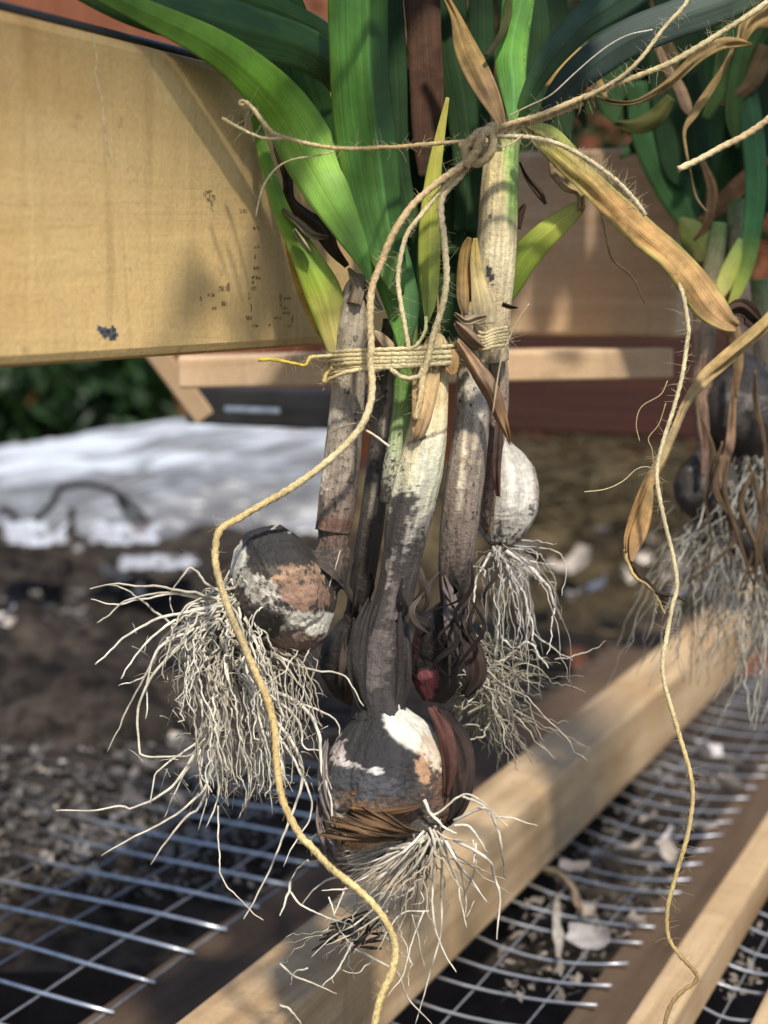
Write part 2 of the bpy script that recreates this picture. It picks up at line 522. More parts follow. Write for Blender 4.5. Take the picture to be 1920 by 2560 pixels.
# ------------------------------------------------------------------ timber rail across the top left
P0 = at(0, 922, .4375)
u0, w0 = uw(P0)
RAILH, RAILT = .100, .038
_r = ray(1228, 760); rail_end = (CAM + _r * ((w0 - CAM.dot(W)) / _r.dot(W))).dot(U)
rail = MB()
rail.box(uwz(u0 - .25, w0 - RAILT, P0.z), U, W, Z, rail_end - (u0 - .25), RAILT, RAILH, .0035)
rail_o = tag(rail.build("timber_rail", PINE, None, False), "rough sawn yellow pine rail with faded stamp marks behind the garlic leaves", "timber rail")
def on_rail(px, py, lift=0.0004):
    r = ray(px, py); t = (w0 - CAM.dot(W)) / r.dot(W)
    return CAM + r * t + W * lift
def mark(name, segs, mat, par, width=.0009):
    m = MB()
    for (x0, y0, x1, y1) in segs:
        a, c = on_rail(x0, y0, 0), on_rail(x1, y1, 0)
        d = (c - a); ln = max(d.length, .0006); d = d.normalized() if d.length > 1e-6 else U
        s = d.cross(W).normalized(); wd = width * random.uniform(.7, 1.3)
        m.box(a - s * wd / 2 - W * .0003, d, s, W, ln, wd, .0005, .0001)
    o = m.build(name, mat, par, False); return o
st = []
for (x, y, w_, h_) in ((1050, 912, 30, 6), (1105, 985, 26, 10), (1108, 1068, 34, 8), (1100, 1108, 10, 22), (1108, 1158, 28, 10), (1106, 1200, 34, 10), (1092, 1212, 8, 30), (1092, 1246, 50, 8),
                       (1074, 1280, 9, 46), (1082, 1330, 9, 50), (1075, 1374, 60, 7), (1098, 1408, 30, 8), (1164, 1402, 14, 14),
                       (960, 1246, 80, 7), (986, 1240, 9, 60), (968, 1310, 22, 8), (910, 1275, 60, 5), (868, 1300, 6, 70), (925, 1330, 40, 5),
                       (1212, 1300, 8, 90), (1240, 1290, 60, 6), (1230, 1330, 50, 7), (1236, 1352, 60, 6), (1262, 1380, 8, 60), (1200, 1372, 60, 6), (1250, 1410, 22, 8)):
    w_, h_ = (w_ * .5 if w_ > 34 else w_), (h_ * .6 if h_ > 40 else h_)
    a = A1(x - w_ / 2, y - h_ / 2); c = A1(x + w_ / 2, y + h_ / 2)
    if w_ > h_: st.append((a[0], (a[1] + c[1]) / 2, c[0], (a[1] + c[1]) / 2))
    else: st.append(((a[0] + c[0]) / 2, a[1], (a[0] + c[0]) / 2, c[1]))
mark("ink_stamp", st, INK, rail_o, .0013)
mark("timber_knot", [A1(880, 832) + A1(915, 826), A1(878, 842) + A1(930, 850), A1(893, 862) + A1(928, 866), A1(902, 882) + A1(920, 880), A1(908, 900) + A1(918, 915)], INK, rail_o, .0014)
mark("nail_stain", [A1(420, 1415) + A1(460, 1432), A1(430, 1432) + A1(500, 1425), A1(440, 1448) + A1(510, 1445), A1(470, 1462) + A1(500, 1460), A1(455, 1412) + A1(452, 1462), A1(485, 1405) + A1(490, 1465)], BLUEGREY, rail_o, .0013)
# crack line down the board
mark("saw_split", [A1(*a) + A1(*c) for a, c in zip([(402, 170), (420, 260), (412, 330), (440, 430), (446, 500), (455, 570), (462, 640)], [(420, 260), (412, 330), (440, 430), (446, 500), (455, 570), (462, 640), (480, 700)])],
     mat_plain("pale_splinter", (.55, .42, .22), .8, .3, 300), rail_o, .0009)

# black cord lying along the top edge of the rail
cp = []
for (x, y) in ((-200, -30), (0, 32), (120, 66), (280, 110), (420, 150), (560, 186), (700, 222), (850, 262), (1000, 300)):
    q = on_rail(*A1(x, y), -.006); q = Vector((q.x, q.y, P0.z + RAILH + .0016)); cp.append(tuple(q))
m = MB(); sp = spline(cp, 60); m.tube([Vector(p) for p in sp], [.0017] * 60, 8, lambda p, t, a: ((.03, .025, .02), 0))
tag(m.build("black_cord", CRATE), "thin black cord lying along the upper edge of the pine rail", "cord")

# cross beam facing the lens at the right, its lath and the parts below
PB = at(1690, 846, .80)
ub, wb = uw(PB)
m = MB(); m.box(uwz(ub, wb - .106, PB.z), W, U, Z, .106, .038, .098, .003)
tag(m.build("cross_beam", PINE3, None, False), "smooth pale cross beam with its cut end behind the long tan leaf", "beam")
e0, e1 = at(446, 972, .775), at(1684, 946, .803)
lx_ = (e1 - e0).normalized(); ly_ = Z.cross(lx_).normalized(); lz_ = lx_.cross(ly_).normalized()
m = MB(); m.box(e0, lx_, ly_, lz_, (e1 - e0).length, .030, .0158, .0015)
tag(m.build("support_lath", PINE3, None, False), "thin brown lath fixed right under the cross beam, its left end in sun", "lath")
a0, a1 = at(400, 940, .95), at(492, 1062, .97)
m = MB(); dd = (a1 - a0).normalized(); sd = dd.cross(FWD).normalized(); m.box(a0 - dd * .05, dd, sd, sd.cross(dd), (a1 - a0).length + .05, .013, .012, .001)
tag(m.build("brace", PINE3, None, False), "slanting pale brace running down from the lath beneath the rail", "brace")
a0 = at(520, 1062, 1.15)
m = MB(); m.box(a0 + U * 0 - W * .02, W, U, Z, .14, .05, .028, .002)
tag(m.build("plastic_crate", CRATE, None, False), "black plastic crate edge in the gap left of the garlic stems", "crate")
m = MB(); a0 = at(560, 1030, 1.12); m.box(a0, W, U, Z, .045, .004, .004, .001)
m.build("rim", METAL, bpy.data.objects["plastic_crate"], False)
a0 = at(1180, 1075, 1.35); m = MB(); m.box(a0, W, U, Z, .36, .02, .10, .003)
tag(m.build("red_board", SHADED_RED, None, False), "dark red board in shade beneath the cross beam", "board")

# ------------------------------------------------------------------ drying trays: battens, wire mesh
def wline(px, py, z):
    return uw(on_z(px, py, z))[1]
ZT1 = SHELF + .050
b1l = wline(428, 2560, ZT1); b1b = wline(985, 2560, SHELF)
b1w = b1b - b1l
m = MB(); m.box(uwz(.25, b1l, SHELF + .0005), U, W, Z, 2.6, b1w, .0495, .0025)
tag(m.build("tray_batten", PINE2, None, False), "thick square tan batten running diagonally under the hanging roots", "batten", "tray battens")
ZT2 = SHELF + .022
b2l = wline(1560, 2560, ZT2); b2b = wline(1712, 2560, SHELF)
m = MB(); m.box(uwz(.25, b2l, SHELF + .0005), U, W, Z, 2.6, max(.018, b2b - b2l), .0215, .002)
tag(m.build("tray_batten", PINE2, None, False), "thin pale batten at the lower right under the dangling twine end", "batten", "tray battens")
b3l = wline(1872, 2560, ZT2)
m = MB(); m.box(uwz(.25, b3l, SHELF + .0005), U, W, Z, 2.6, .03, .0215, .002)
tag(m.build("tray_batten", PINE2, None, False), "batten cut off by the bottom right corner of the frame", "batten", "tray battens")
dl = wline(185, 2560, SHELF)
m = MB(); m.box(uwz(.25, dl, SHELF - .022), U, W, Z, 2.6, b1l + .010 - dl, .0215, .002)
tag(m.build("dark_batten", DARKW, None, False), "dark brown batten where the left wires end, beside the thick batten", "batten")
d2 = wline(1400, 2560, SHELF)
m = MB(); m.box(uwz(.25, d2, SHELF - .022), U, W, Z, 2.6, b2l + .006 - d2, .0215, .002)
tag(m.build("dark_batten", DARKW, None, False), "dark brown batten left of the thin pale batten", "batten")

WCACHE = {}
def mesh_panel(label, wA, wB, uA, uB, su, sw, sag, r, near_u, warp, mat=None):
    mat = mat or METAL
    t = thing("wire_mesh", label, "wire mesh", uwz((uA + uB) / 2, (wA + wB) / 2, SHELF), "wire mesh panels of the drying tray")
    far = MB()
    def zz(u, w):
        f = (w - wA) / (wB - wA)
        return SHELF + .0025 - sag * 4 * f * (1 - f) * (.8 + .3 * noise.noise(Vector((u * 3, w * 3, 1)))) + warp * noise.noise(Vector((u * 7, w * 7, 4)))
    def cf(p, t, a):
        if mat is not DULL: return (1, 1, 1), .30 + .5 * noise.noise(p * 25)
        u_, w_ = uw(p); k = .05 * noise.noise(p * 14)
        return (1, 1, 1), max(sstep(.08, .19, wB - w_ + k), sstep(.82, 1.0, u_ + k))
    u = uA; cnt = 0
    while u < uB:
        n = max(6, int((wB - wA) / .022))
        uu = u + random.uniform(-.002, .002); bow = random.uniform(-.004, .004)
        pts = []
        for i in range(n + 1):
            w = wA + (wB - wA) * i / n
            f = i / n
            x_ = min(.5, wB - w) if mat is DULL else 0
            pts.append(uwz(uu + bow * math.sin(math.pi * f) + .35 * x_ * x_, w, zz(u, w)))
        if u < near_u:
            mm = MB(); mm.tube(pts, [r] * len(pts), 6, cf); mm.build("wire", METAL, t); cnt += 1
        else: far.tube(pts, [r] * len(pts), 4, cf)
        u += su
    w = wA + sw * .5
    while w < wB:
        pts = []
        n = 50
        for i in range(n + 1):
            q = uA + (uB - uA) * i / n
            pts.append(uwz(q, w, zz(q, w) - r * 1.8))
        mm = MB(); mm.tube(pts, [r * .55] * len(pts), 5, lambda p, t, a: ((1, 1, 1), max(.45, cf(p, t, a)[1]))); mm.build("wire", METAL, t)
        w += sw
    if far.v: tag(far.build("far_wires", METAL, t), kind="stuff")
    return t
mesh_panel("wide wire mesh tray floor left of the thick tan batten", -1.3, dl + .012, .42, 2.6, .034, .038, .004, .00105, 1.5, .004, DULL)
mesh_panel("sagging wire mesh strip between the thick batten and the thin pale batten", b1b, d2 + .012, .40, 2.6, .0254, .036, .006, .0008, 1.6, .003)
mesh_panel("wire mesh in the corner right of the thin pale batten", b2b, b3l, .40, 2.0, .0254, .026, .004, .0008, 1.2, .003)
mesh_panel("wire mesh tray floor behind, right of the corner batten", b3l + .03, b3l + .9, .60, 2.8, .0254, .036, .006, .0008, 1.5, .003)

# litter under the mesh at the left, and a lower floor of soil
def heap(name, label, cx, cy, ex, ey, z0, amp, mat, seed, base):
    m = MB(); n = 90
    for i in range(n + 1):
        for j in range(n + 1):
            x = cx + ex * (i / n - .5); y = cy + ey * (j / n - .5)
            e = min(1, 6 * min(i / n, 1 - i / n)) * min(1, 6 * min(j / n, 1 - j / n))
            p = Vector((x, y, seed))
            h = base + amp * (fbm(p, 6, 3) + .45 * fbm(p, 24, 4)) * e
            m.add((x, y, z0 + h * e), (x, y))
    for i in range(n):
        for j in range(n):
            a = i * (n + 1) + j
            m.f.append((a, a + n + 1, a + n + 2, a + 1))
    return m.build(name, mat)
tag(heap("soil_heap", "", -.75, 1.75, 1.9, 1.8, SHELF - .06, .075, COMPOST, 3.3, .068), "dark heap of dry soil and leaf litter under the left wire mesh", "soil heap", kind="stuff")
tag(heap("litter_heap", "", .42, 2.05, 1.3, 1.1, SHELF - .02, .20, mat_soil("straw_litter", (.028, .020, .011), (.085, .064, .034), 30), 9.1, .055), "brown heap of dry stalk litter behind the white bulb", "litter heap", kind="stuff")

m = MB(); rs = random.Random(8)
for _ in range(260):
    px, py = rs.uniform(1290, 1900), rs.uniform(1075, 1330); p = at(px, py, rs.uniform(1.55, 1.9)); l = rs.uniform(.02, .09)
    d = Vector((rs.gauss(1, .5), rs.gauss(0, .5), rs.gauss(0, .25))).normalized(); k = rs.uniform(.25, 1.1)
    m.tube([p - d * l * .5, p + Z * .006 * rs.random(), p + d * l * .5], [.0012, .0018, .0010], 5, lambda q, t, a: ((.17 * k, .13 * k, .07 * k), 0))
tag(m.build("straw_litter", DRY), "loose dry straw on the brown heap behind the white bulb", "straw", kind="stuff")
# papery flakes on the tray
FL = []
for k in range(6):
    m = MB(); rnd = random.Random(k); n = 5
    lx, ly = rnd.uniform(.008, .015), rnd.uniform(.005, .009)
    for i in range(n + 1):
        for j in range(n + 1):
            x, y = -1 + 2 * i / n, -1 + 2 * j / n
            e = 1 - .35 * x * x
            p = (x * lx, y * ly * e + .0015 * noise.noise(Vector((x * 3, y * 3, k))), .004 * (x * x * rnd.uniform(.9, 1) + .8 * y * y) + .003 * noise.noise(Vector((x * 2, y * 2, k + 5))))
            m.add(p, (x, y), (.62, .53, .44) if k % 3 else (.66, .60, .58))
    for i in range(n):
        for j in range(n):
            a = i * (n + 1) + j; m.f.append((a, a + n + 1, a + n + 2, a + 1))
    FL.append(m)
first = {}
def flake(p, k, s, label, group):
    if k not in first:
        o = FL[k].build("skin_flake", FLAKE); first[k] = o
    else:
        o = first[k].copy(); COL.objects.link(o)
    o.location = p; o.rotation_euler = (random.uniform(-.9, .9), random.uniform(-.9, .9), random.uniform(0, 6.3)); o.scale = (s,) * 3
    tag(o, label, "skin flake", group)
rnd = random.Random(5)
def scatter(n, ax, bx, ay, by, zoff, label, group, smin=.6, smax=1.5, dens=None):
    k = 0
    while k < n:
        px, py = rnd.uniform(ax, bx), rnd.uniform(ay, by)
        if dens and rnd.random() > dens(px, py): continue
        p = on_z(px, py, SHELF + zoff + rnd.uniform(0, .004)); uu, ww = uw(p)
        if b1l - .06 < ww < b1b and zoff < .05 and uu < 2.6: continue
        flake(p, rnd.randrange(6), rnd.uniform(smin, smax), label, group); k += 1
scatter(46, 0, 560, 1650, 2220, -.006, "greyish garlic skin flake in the dark litter under the left wire mesh", "garlic skin flakes under the left mesh", .25, .62)
scatter(44, 1250, 1900, 1300, 1500, .05, "pinkish pale garlic skin flake on the litter heap behind the white bulb", "garlic skin flakes on the litter heap", .6, 1.5)
scatter(16, 0, 420, 1340, 1560, .02, "whitish garlic skin flake at the foot of the plastic sheet", "garlic skin flakes below the plastic sheet", .6, 1.3)
for k, (x, y, s_, lab) in enumerate(((1020, 800, .62, "small white skin flake on the mesh just left of the dangling twine"), (1500, 750, 1.0, "larger whitish skin flake on the tan scrap at the far end of the mesh strip"),
        (1380, 812, .6, "small whitish skin flake beside the larger one on the tan scrap"), (1300, 660, 1.5, "tan crumpled skin scrap at the far end of the mesh strip"), (1440, 870, 1.2, "yellowish skin scrap lying against the thin batten's far end"),
        (985, 1040, .75, "bright white curled flake in the middle of the mesh strip"), (1085, 1140, .55, "pale flake next to the dangling twine, upper of two"), (1085, 1225, .6, "pale flake next to the dangling twine, lower of two"),
        (890, 1215, 1.0, "long cream flake lying flat in the middle of the mesh strip"), (690, 1260, .85, "dull brown flake left of the long cream flake"), (545, 1320, .6, "bluish white flake close to the thick batten"),
        (640, 1575, .65, "small tan flake in the lower middle of the mesh strip"), (640, 1720, .85, "greyish flake low on the mesh strip"), (885, 1650, .7, "flat pale flake between the wires, left of the twine's last bend"), (1310, 1090, .6, "grey flake right of the dangling twine"))):
    p_ = on_z(*A7(x, y), SHELF + .001)
    flake(p_, (k * 5) % 6, s_, lab, "garlic skin flakes on the mesh between the battens")
def scrap(name, label, pts, stops, **kw):
    rows = [A7(x, y) for x, y, h in pts]; P = []
    for (x, y), (_, _, h) in zip(rows, pts):
        q = on_z(x, y, SHELF + .004); P.append((x, y, (q - CAM).dot(FWD), h))
    t = thing("dry_sheath", label, "dry sheath", on_z(*rows[0], SHELF)); SCRAPS.append((t, P, stops, kw))
SCRAPS = []
scrap("s", "tan curled dry sheath lying across the wires near the thick batten", [(360, 1320, 14), (440, 1345, 22), (520, 1420, 20), (560, 1500, 24), (590, 1570, 10)], [(0, (.38, .31, .2)), (1, (.42, .31, .22))], fold=.5, ruffle=1.0, n=40)
scrap("s", "pale narrow dry sheath standing upright from the mesh", [(450, 1460, 14), (452, 1560, 26), (455, 1660, 34), (460, 1760, 34), (455, 1830, 14)], [(0, (.40, .34, .26)), (.5, (.58, .54, .47)), (1, (.5, .44, .36))], fold=.5, ruffle=.6, n=40)
# fine crumbs
m = MB()
for _ in range(3500):
    if rnd.random() < .6: p = on_z(rnd.uniform(0, 700), rnd.uniform(1500, 2250), SHELF - .012)
    else: p = on_z(rnd.uniform(1250, 1900), rnd.uniform(1750, 2500), SHELF - .004)
    u_, w_ = uw(p)
    if b1l - .05 < w_ < b1b + .002: continue
    d = Vector((rnd.gauss(0, 1), rnd.gauss(0, 1), rnd.gauss(0, .4))).normalized(); s = d.cross(Z).normalized() if abs(d.z) < .95 else XV
    l = rnd.uniform(.001, .0045); k = rnd.uniform(.2, 1)
    c = (.45 * k, .38 * k, .31 * k)
    i = [m.add(p + d * (l * a) + s * (l * b_) + Z * (l * z_), (0, 0), c) for a, b_, z_ in ((-1, 0, 0), (0, .5, .3), (1, 0, .1), (0, -.5, -.1))]
    m.f.append(tuple(i))
for _ in range(1500):
    p = on_z(rnd.uniform(-60, 620), rnd.uniform(1430, 2150), SHELF - .002); u_, w_ = uw(p)
    if b1l - .05 < w_: continue
    d = Vector((rnd.gauss(0, 1), rnd.gauss(0, 1), rnd.gauss(0, .5))).normalized(); s = d.cross(Z).normalized()
    l = rnd.uniform(.002, .008) * min(1.6, p.y); k = rnd.uniform(.15, .7)
    c = (.42 * k, .37 * k, .33 * k)
    i = [m.add(p + d * (l * a) + s * (l * b_) + Z * (l * z_), (0, 0), c) for a, b_, z_ in ((-1, 0, 0), (0, .6, .3), (1, 0, .1), (0, -.5, -.1))]
    m.f.append(tuple(i))
tag(m.build("litter_crumbs", FLAKE, None, False), "fine crumbs of dry skin scattered over the mesh", "litter", kind="stuff")

# plastic sheet, crumpled, lying at the back left
m = MB(); n1, n2 = 110, 60
c00, c10 = at(-260, 1165, 2.5), at(860, 1050, 2.35)
c01, c11 = at(-260, 1400, 1.92), at(840, 1275, 2.02)
for i in range(n1 + 1):
    for j in range(n2 + 1):
        a, c = i / n1, j / n2
        p = c00.lerp(c10, a).lerp(c01.lerp(c11, a), c)
        q = Vector((a * 1.3 + .4 * c, c * 4.5, 2.0))
        h = .030 * (1 - abs(noise.noise(q * 1.4)) * 1.6) + .016 * (1 - abs(noise.noise(Vector((a * 3, c * 9, 5))))) + .004 * noise.noise(Vector((a * 14, c * 22, 1)))
        h += .0035 * sstep(.45, .8, c) * math.sin(c * 130 + a * 26 + 4 * noise.noise(q))
        m.add(p + Z * (h - .015 - .07 * sstep(.7, 1, c)), (a, c))
for i in range(n1):
    for j in range(n2):
        a = i * (n2 + 1) + j; m.f.append((a, a + 1, a + n2 + 2, a + n2 + 1))
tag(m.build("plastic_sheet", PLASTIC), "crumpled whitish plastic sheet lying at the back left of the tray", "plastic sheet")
for k, (cx, cy, w_, h_, d_, lab) in enumerate(((95, 1345, 80, 34, 1.62, "crumpled whitish plastic scrap at the left edge below the sheet"), (310, 1345, 84, 30, 1.60, "crumpled silvery plastic scrap in the middle below the sheet"), (395, 1418, 90, 22, 1.50, "flat crumpled plastic scrap just above the uppermost left roots"))):
    m = MB(); n = 26
    for i in range(n + 1):
        for j in range(n + 1):
            a, c = -1 + 2 * i / n, -1 + 2 * j / n
            q = Vector((a * 2.2 + k * 7, c * 2.2, k))
            rr = 1 + .3 * noise.noise(q * .7)
            z = 26 * abs(noise.noise(q)) + 10 * noise.noise(q * 2.6)
            m.add(at(cx + a * w_ * rr, cy + c * h_ * .8 * rr - z * .5, d_ - c * .05) + Z * .004, (i / n, .1 * j / n))
    for i in range(n):
        for j in range(n):
            a = i * (n + 1) + j; m.f.append((a, a + 1, a + n + 2, a + n + 1))
    tag(m.build("plastic_scrap", PLASTIC), lab, "plastic scrap", "plastic scraps below the sheet")
m = MB()
for ctrl in ([(310, 980), (360, 880), (520, 855), (680, 900), (800, 1000), (900, 1110)], [(320, 960), (240, 1040), (150, 1110), (60, 1170)], [(430, 990), (420, 1090), (440, 1130)], [(690, 900), (740, 1010), (830, 1100)], [(0, 1000), (60, 1020), (120, 1100)]):
    s_ = spline([tuple(at(*A8(*c), 1.72)) for c in ctrl], 24); m.tube([Vector(p) for p in s_], [.004] * 24, 6, lambda p, t, a: ((.03, .03, .028), 0))
tag(m.build("dry_stalk", DRY), "dark thin dry stalks curving over the plastic sheet", "dry stalks")

# ------------------------------------------------------------------ garlic builders
CREAM, WHITE, SOILC = (.62, .50, .30), (.62, .58, .48), (.050, .043, .037)
TAUPE, BROWN, ORANGE, REDP = (.27, .215, .165), (.16, .105, .065), (.55, .29, .12), (.30, .06, .075)
PALEG, GREEN, YEL = (.42, .48, .20), (.13, .27, .04), (.46, .42, .05)

def paint(base, patches):
    """patches: (px, py, rx, ry, angle deg, colour, dirt, edge-noise) measured on the lit side of the skin."""
    def f(p, t, a):
        c, d = base(p, t, a)
        x, y, dd = proj(p)
        for (cx, cy, rx, ry, ang, colr, dirt, en) in patches:
            ca, sa = math.cos(R(ang)), math.sin(R(ang))
            dx, dy = x - cx, y - cy
            q = math.hypot((dx * ca + dy * sa) / rx, (-dx * sa + dy * ca) / ry)
            if q > 1.9: continue
            k = 1 - sstep(.86, 1.1, q + en * (fbm(p, 160, 4) + .8 * fbm(p, 520, 4)) * 1.9)
            c = mixc(c, colr, k); d = lerp(d, dirt, k)
        return c, d
    return f

def stem(parent, name, ctrl, base, patches=(), n=170, sides=30, ridge=.05, seed=0, flat=1.0, mat=None):
    pts, rad = path3(ctrl, n)
    m = MB()
    def prof(a, t, L):
        return 1 + ridge * (1.3 * noise.noise(Vector((math.cos(a) * 2.2 + seed, math.sin(a) * 2.2, L * 26))) + .8 * noise.noise(Vector((math.cos(a) * 6, math.sin(a) * 6 + seed, L * 9)))) \
                 + .25 * ridge * noise.noise(Vector((a * 2, L * 160, seed)))
    m.tube(pts, rad, sides, paint(base, patches), prof, True, 0, flat)
    return m.build(name, mat or SKIN, parent)

def bulb(parent, axis, rmax_px, d, lobes, base, patches, seed, nr=130, ns=120, name="bulb", squash=1.0):
    """axis: px,py,depth rows from neck to root plate."""
    rows = spline([tuple(at(*a)) for a in axis], nr)
    pts = [Vector(r) for r in rows]; R0 = rmax_px / FPX * d
    def rp(t):
        # neck -> shoulder -> belly -> root plate
        k = ramp([(0, (.30,) * 3), (.10, (.36,) * 3), (.22, (.68,) * 3), (.36, (.92,) * 3), (.52, (1.0,) * 3), (.68, (.99,) * 3), (.82, (.83,) * 3), (.92, (.60,) * 3), (1, (.34,) * 3)], t)[0]
        return k * R0
    rad = [rp(i / (nr - 1)) for i in range(nr)]
    for _ in range(4): rad = [rad[0]] + [(rad[i - 1] + rad[i] * 2 + rad[i + 1]) / 4 for i in range(1, nr - 1)] + [rad[-1]]
    def prof(a, t, L):
        bell = math.sin(math.pi * min(1, max(0, t))) ** 1.2
        lob = abs(math.cos((a * lobes) / 2 + seed)) ** .6
        q = Vector((math.cos(a), math.sin(a), t * 2 + seed))
        return (1 + .105 * bell * (lob - .7) + .06 * noise.noise(q * 2.1) + .018 * noise.noise(Vector((math.cos(a) * 9, math.sin(a) * 9, t * 5 + seed))) + .020 * noise.noise(q * 14) + .010 * noise.noise(q * 40)) * squash
    m = MB(); m.tube(pts, rad, ns, paint(base, patches), prof, True)
    return m.build(name, SKIN, parent)

def blade(parent, name, ctrl, stops, mat=None, fold=.25, ruffle=0., curl=0., n=90, m=10, edge=None, roll=None, dirt=0., seed=0, foldpos=0., half=None, thick=.0005):
    pts, hw = path3(ctrl, n)
    def colf(p, t, x):
        c = ramp(stops, t + .05 * fbm(p, 60, 3))
        if edge: c = mixc(c, edge, sstep(.72, 1.0, abs(x) + .5 * fbm(p, 110, 3)))
        if half: c = mixc(c, half, sstep(foldpos - .03, foldpos + .03, x))  # half past the fold darkened, its shade put into the green
        return c, dirt
    b = MB(); b.ribbon(pts, [max(h, .00015) for h in hw], colf, fold, m, roll, ruffle, curl, thick, seed, foldpos)
    return b.build(name, mat or LEAF, parent)

for t_, P_, st_, kw_ in SCRAPS:
    blade(t_, "dry_skin", [(x, y, d, h / 2.304) for x, y, d, h in P_], st_, DRY, **kw_)

RC = [(.58, .53, .43), (.52, .47, .37), (.62, .58, .49), (.42, .37, .29)]
def root(parent, pts, r, col=None, name="root", n=None, sides=6, wig=1.0, seed=None):
    """pts rows px,py,depth."""
    n = n or max(14, len(pts) * 6)
    sd = seed if seed is not None else random.random() * 100
    rows = spline([tuple(at(*p)) for p in pts], n)
    P = []
    for i, q in enumerate(rows):
        t = i / (n - 1); v = Vector(q)
        k = wig * .0011 * min(1, t * 4)
        v += Vector((noise.noise(Vector((t * 5, sd, 0))), noise.noise(Vector((t * 5, sd, 7))), noise.noise(Vector((t * 5, sd, 13))))) * k
        v += Vector((noise.noise(Vector((t * 17, sd, 3))), 0, noise.noise(Vector((t * 17, sd, 9))))) * k * .45
        P.append(v)
    rad = [r * (1.15 - .72 * (i / (n - 1)) ** 1.4) * (1 + .16 * noise.noise(Vector((i * .7, sd, 1)))) for i in range(n)]
    c = col or random.choice(RC)
    m = MB(); m.tube(P, rad, sides, lambda p, t, a: (c, 0))
    return m.build(name, ROOT, parent)

def arc_root(parent, s, e, bulge, r, sagk=.35, col=None, **kw):
    """A root from s to e (px,py,d); bulge pushes its first third out (px dx, dy)."""
    m1 = (lerp(s[0], e[0], .3) + bulge[0], lerp(s[1], e[1], .3) + bulge[1], lerp(s[2], e[2], .4))
    m2 = (lerp(s[0], e[0], .68) + bulge[0] * .6, lerp(s[1], e[1], .68) + bulge[1] * .35, lerp(s[2], e[2], .75))
    return root(parent, [s, m1, m2, e], r, col, **kw)

# ------------------------------------------------------------------ plant with the left bulb
def grad(stops, d0=0., d1=0., tn=.06):
    def f(p, t, a):
        q = t + tn * fbm(p, 90, 3)
        return ramp(stops, q), lerp(d0, d1, max(0, min(1, q)))
    return f
GROUP = "garlic plants tied in the front bundle"
ga = thing("garlic_plant", "garlic plant whose bulb sticks out left with the thick pale root mop", "garlic plant", at(724, 1471, .55), GROUP)
stem(ga, "stem", [(902, 690, .560, 12), (892, 722, .558, 31), (882, 800, .556, 38), (876, 900, .556, 39), (868, 1000, .556, 42), (858, 1110, .555, 45), (846, 1220, .554, 46), (836, 1296, .553, 44), (830, 1330, .553, 43)],
     grad([(0, (.30, .24, .16)), (.25, (.36, .30, .21)), (.5, (.33, .28, .21)), (.8, TAUPE), (1, (.15, .09, .065))], .10, .16),
     [(845, 760, 26, 70, 8, (.52, .45, .34), .0, .5), (820, 1000, 30, 110, 8, (.45, .39, .30), 0, .6), (812, 1195, 8, 40, 5, (.66, .58, .44), 0, .5), (835, 1310, 60, 16, 0, (.14, .075, .05), .1, .3)], seed=1, ridge=.09)
stem(ga, "neck", [(832, 1312, .553, 37), (833, 1350, .553, 38), (826, 1395, .553, 50), (800, 1430, .552, 74)], grad([(0, (.17, .10, .07)), (1, (.10, .07, .05))], .2, .3), seed=2, ridge=.1, n=60)
bulb(ga, [(838, 1415, .552), (790, 1440, .552), (722, 1468, .55), (655, 1496, .548), (598, 1520, .546)], 166, .55, 8,
     lambda p, t, a: (mixc((.05, .043, .038), (.10, .08, .06), sstep(-.2, .3, fbm(p, 150, 4))), .2),
     [(700, 1340, 150, 74, 12, (.030, .028, .027), .14, .35), (810, 1480, 80, 90, 0, (.045, .035, .029), .2, .3),
      (740, 1440, 76, 28, -6, (.36, .23, .145), .16, .7), (760, 1490, 70, 40, 0, (.25, .15, .10), .12, .5),
      (580, 1386, 36, 60, -20, WHITE, -.25, .3), (640, 1462, 70, 28, 35, (.55, .50, .42), .16, .7), (690, 1520, 60, 24, 30, (.48, .43, .35), .18, .8),
      (795, 1562, 66, 34, -4, WHITE, -.2, .2), (715, 1572, 24, 12, 0, (.75, .72, .66), -.1, .3),
      (735, 1606, 90, 36, 8, (.20, .13, .10), .1, .3), (660, 1560, 50, 44, 0, (.045, .037, .03), .2, .3),
      (745, 1315, 5, 32, 55, (.42, .40, .36), 0, .4), (700, 1305, 4, 22, 50, (.40, .38, .34), 0, .4)], 1.3, 220, 230)
m_ = MB()
pl = [Vector(at(612, 1515, .546)), Vector(at(585, 1528, .545)), Vector(at(570, 1540, .545))]
m_.tube(pl, [.0062, .0056, .003], 16, lambda p, t, a: ((.16, .12, .085), .3), lambda a, t, L: 1 + .2 * noise.noise(Vector((a * 3, t * 4, 2))))
m_.build("root_plate", SKIN, ga)
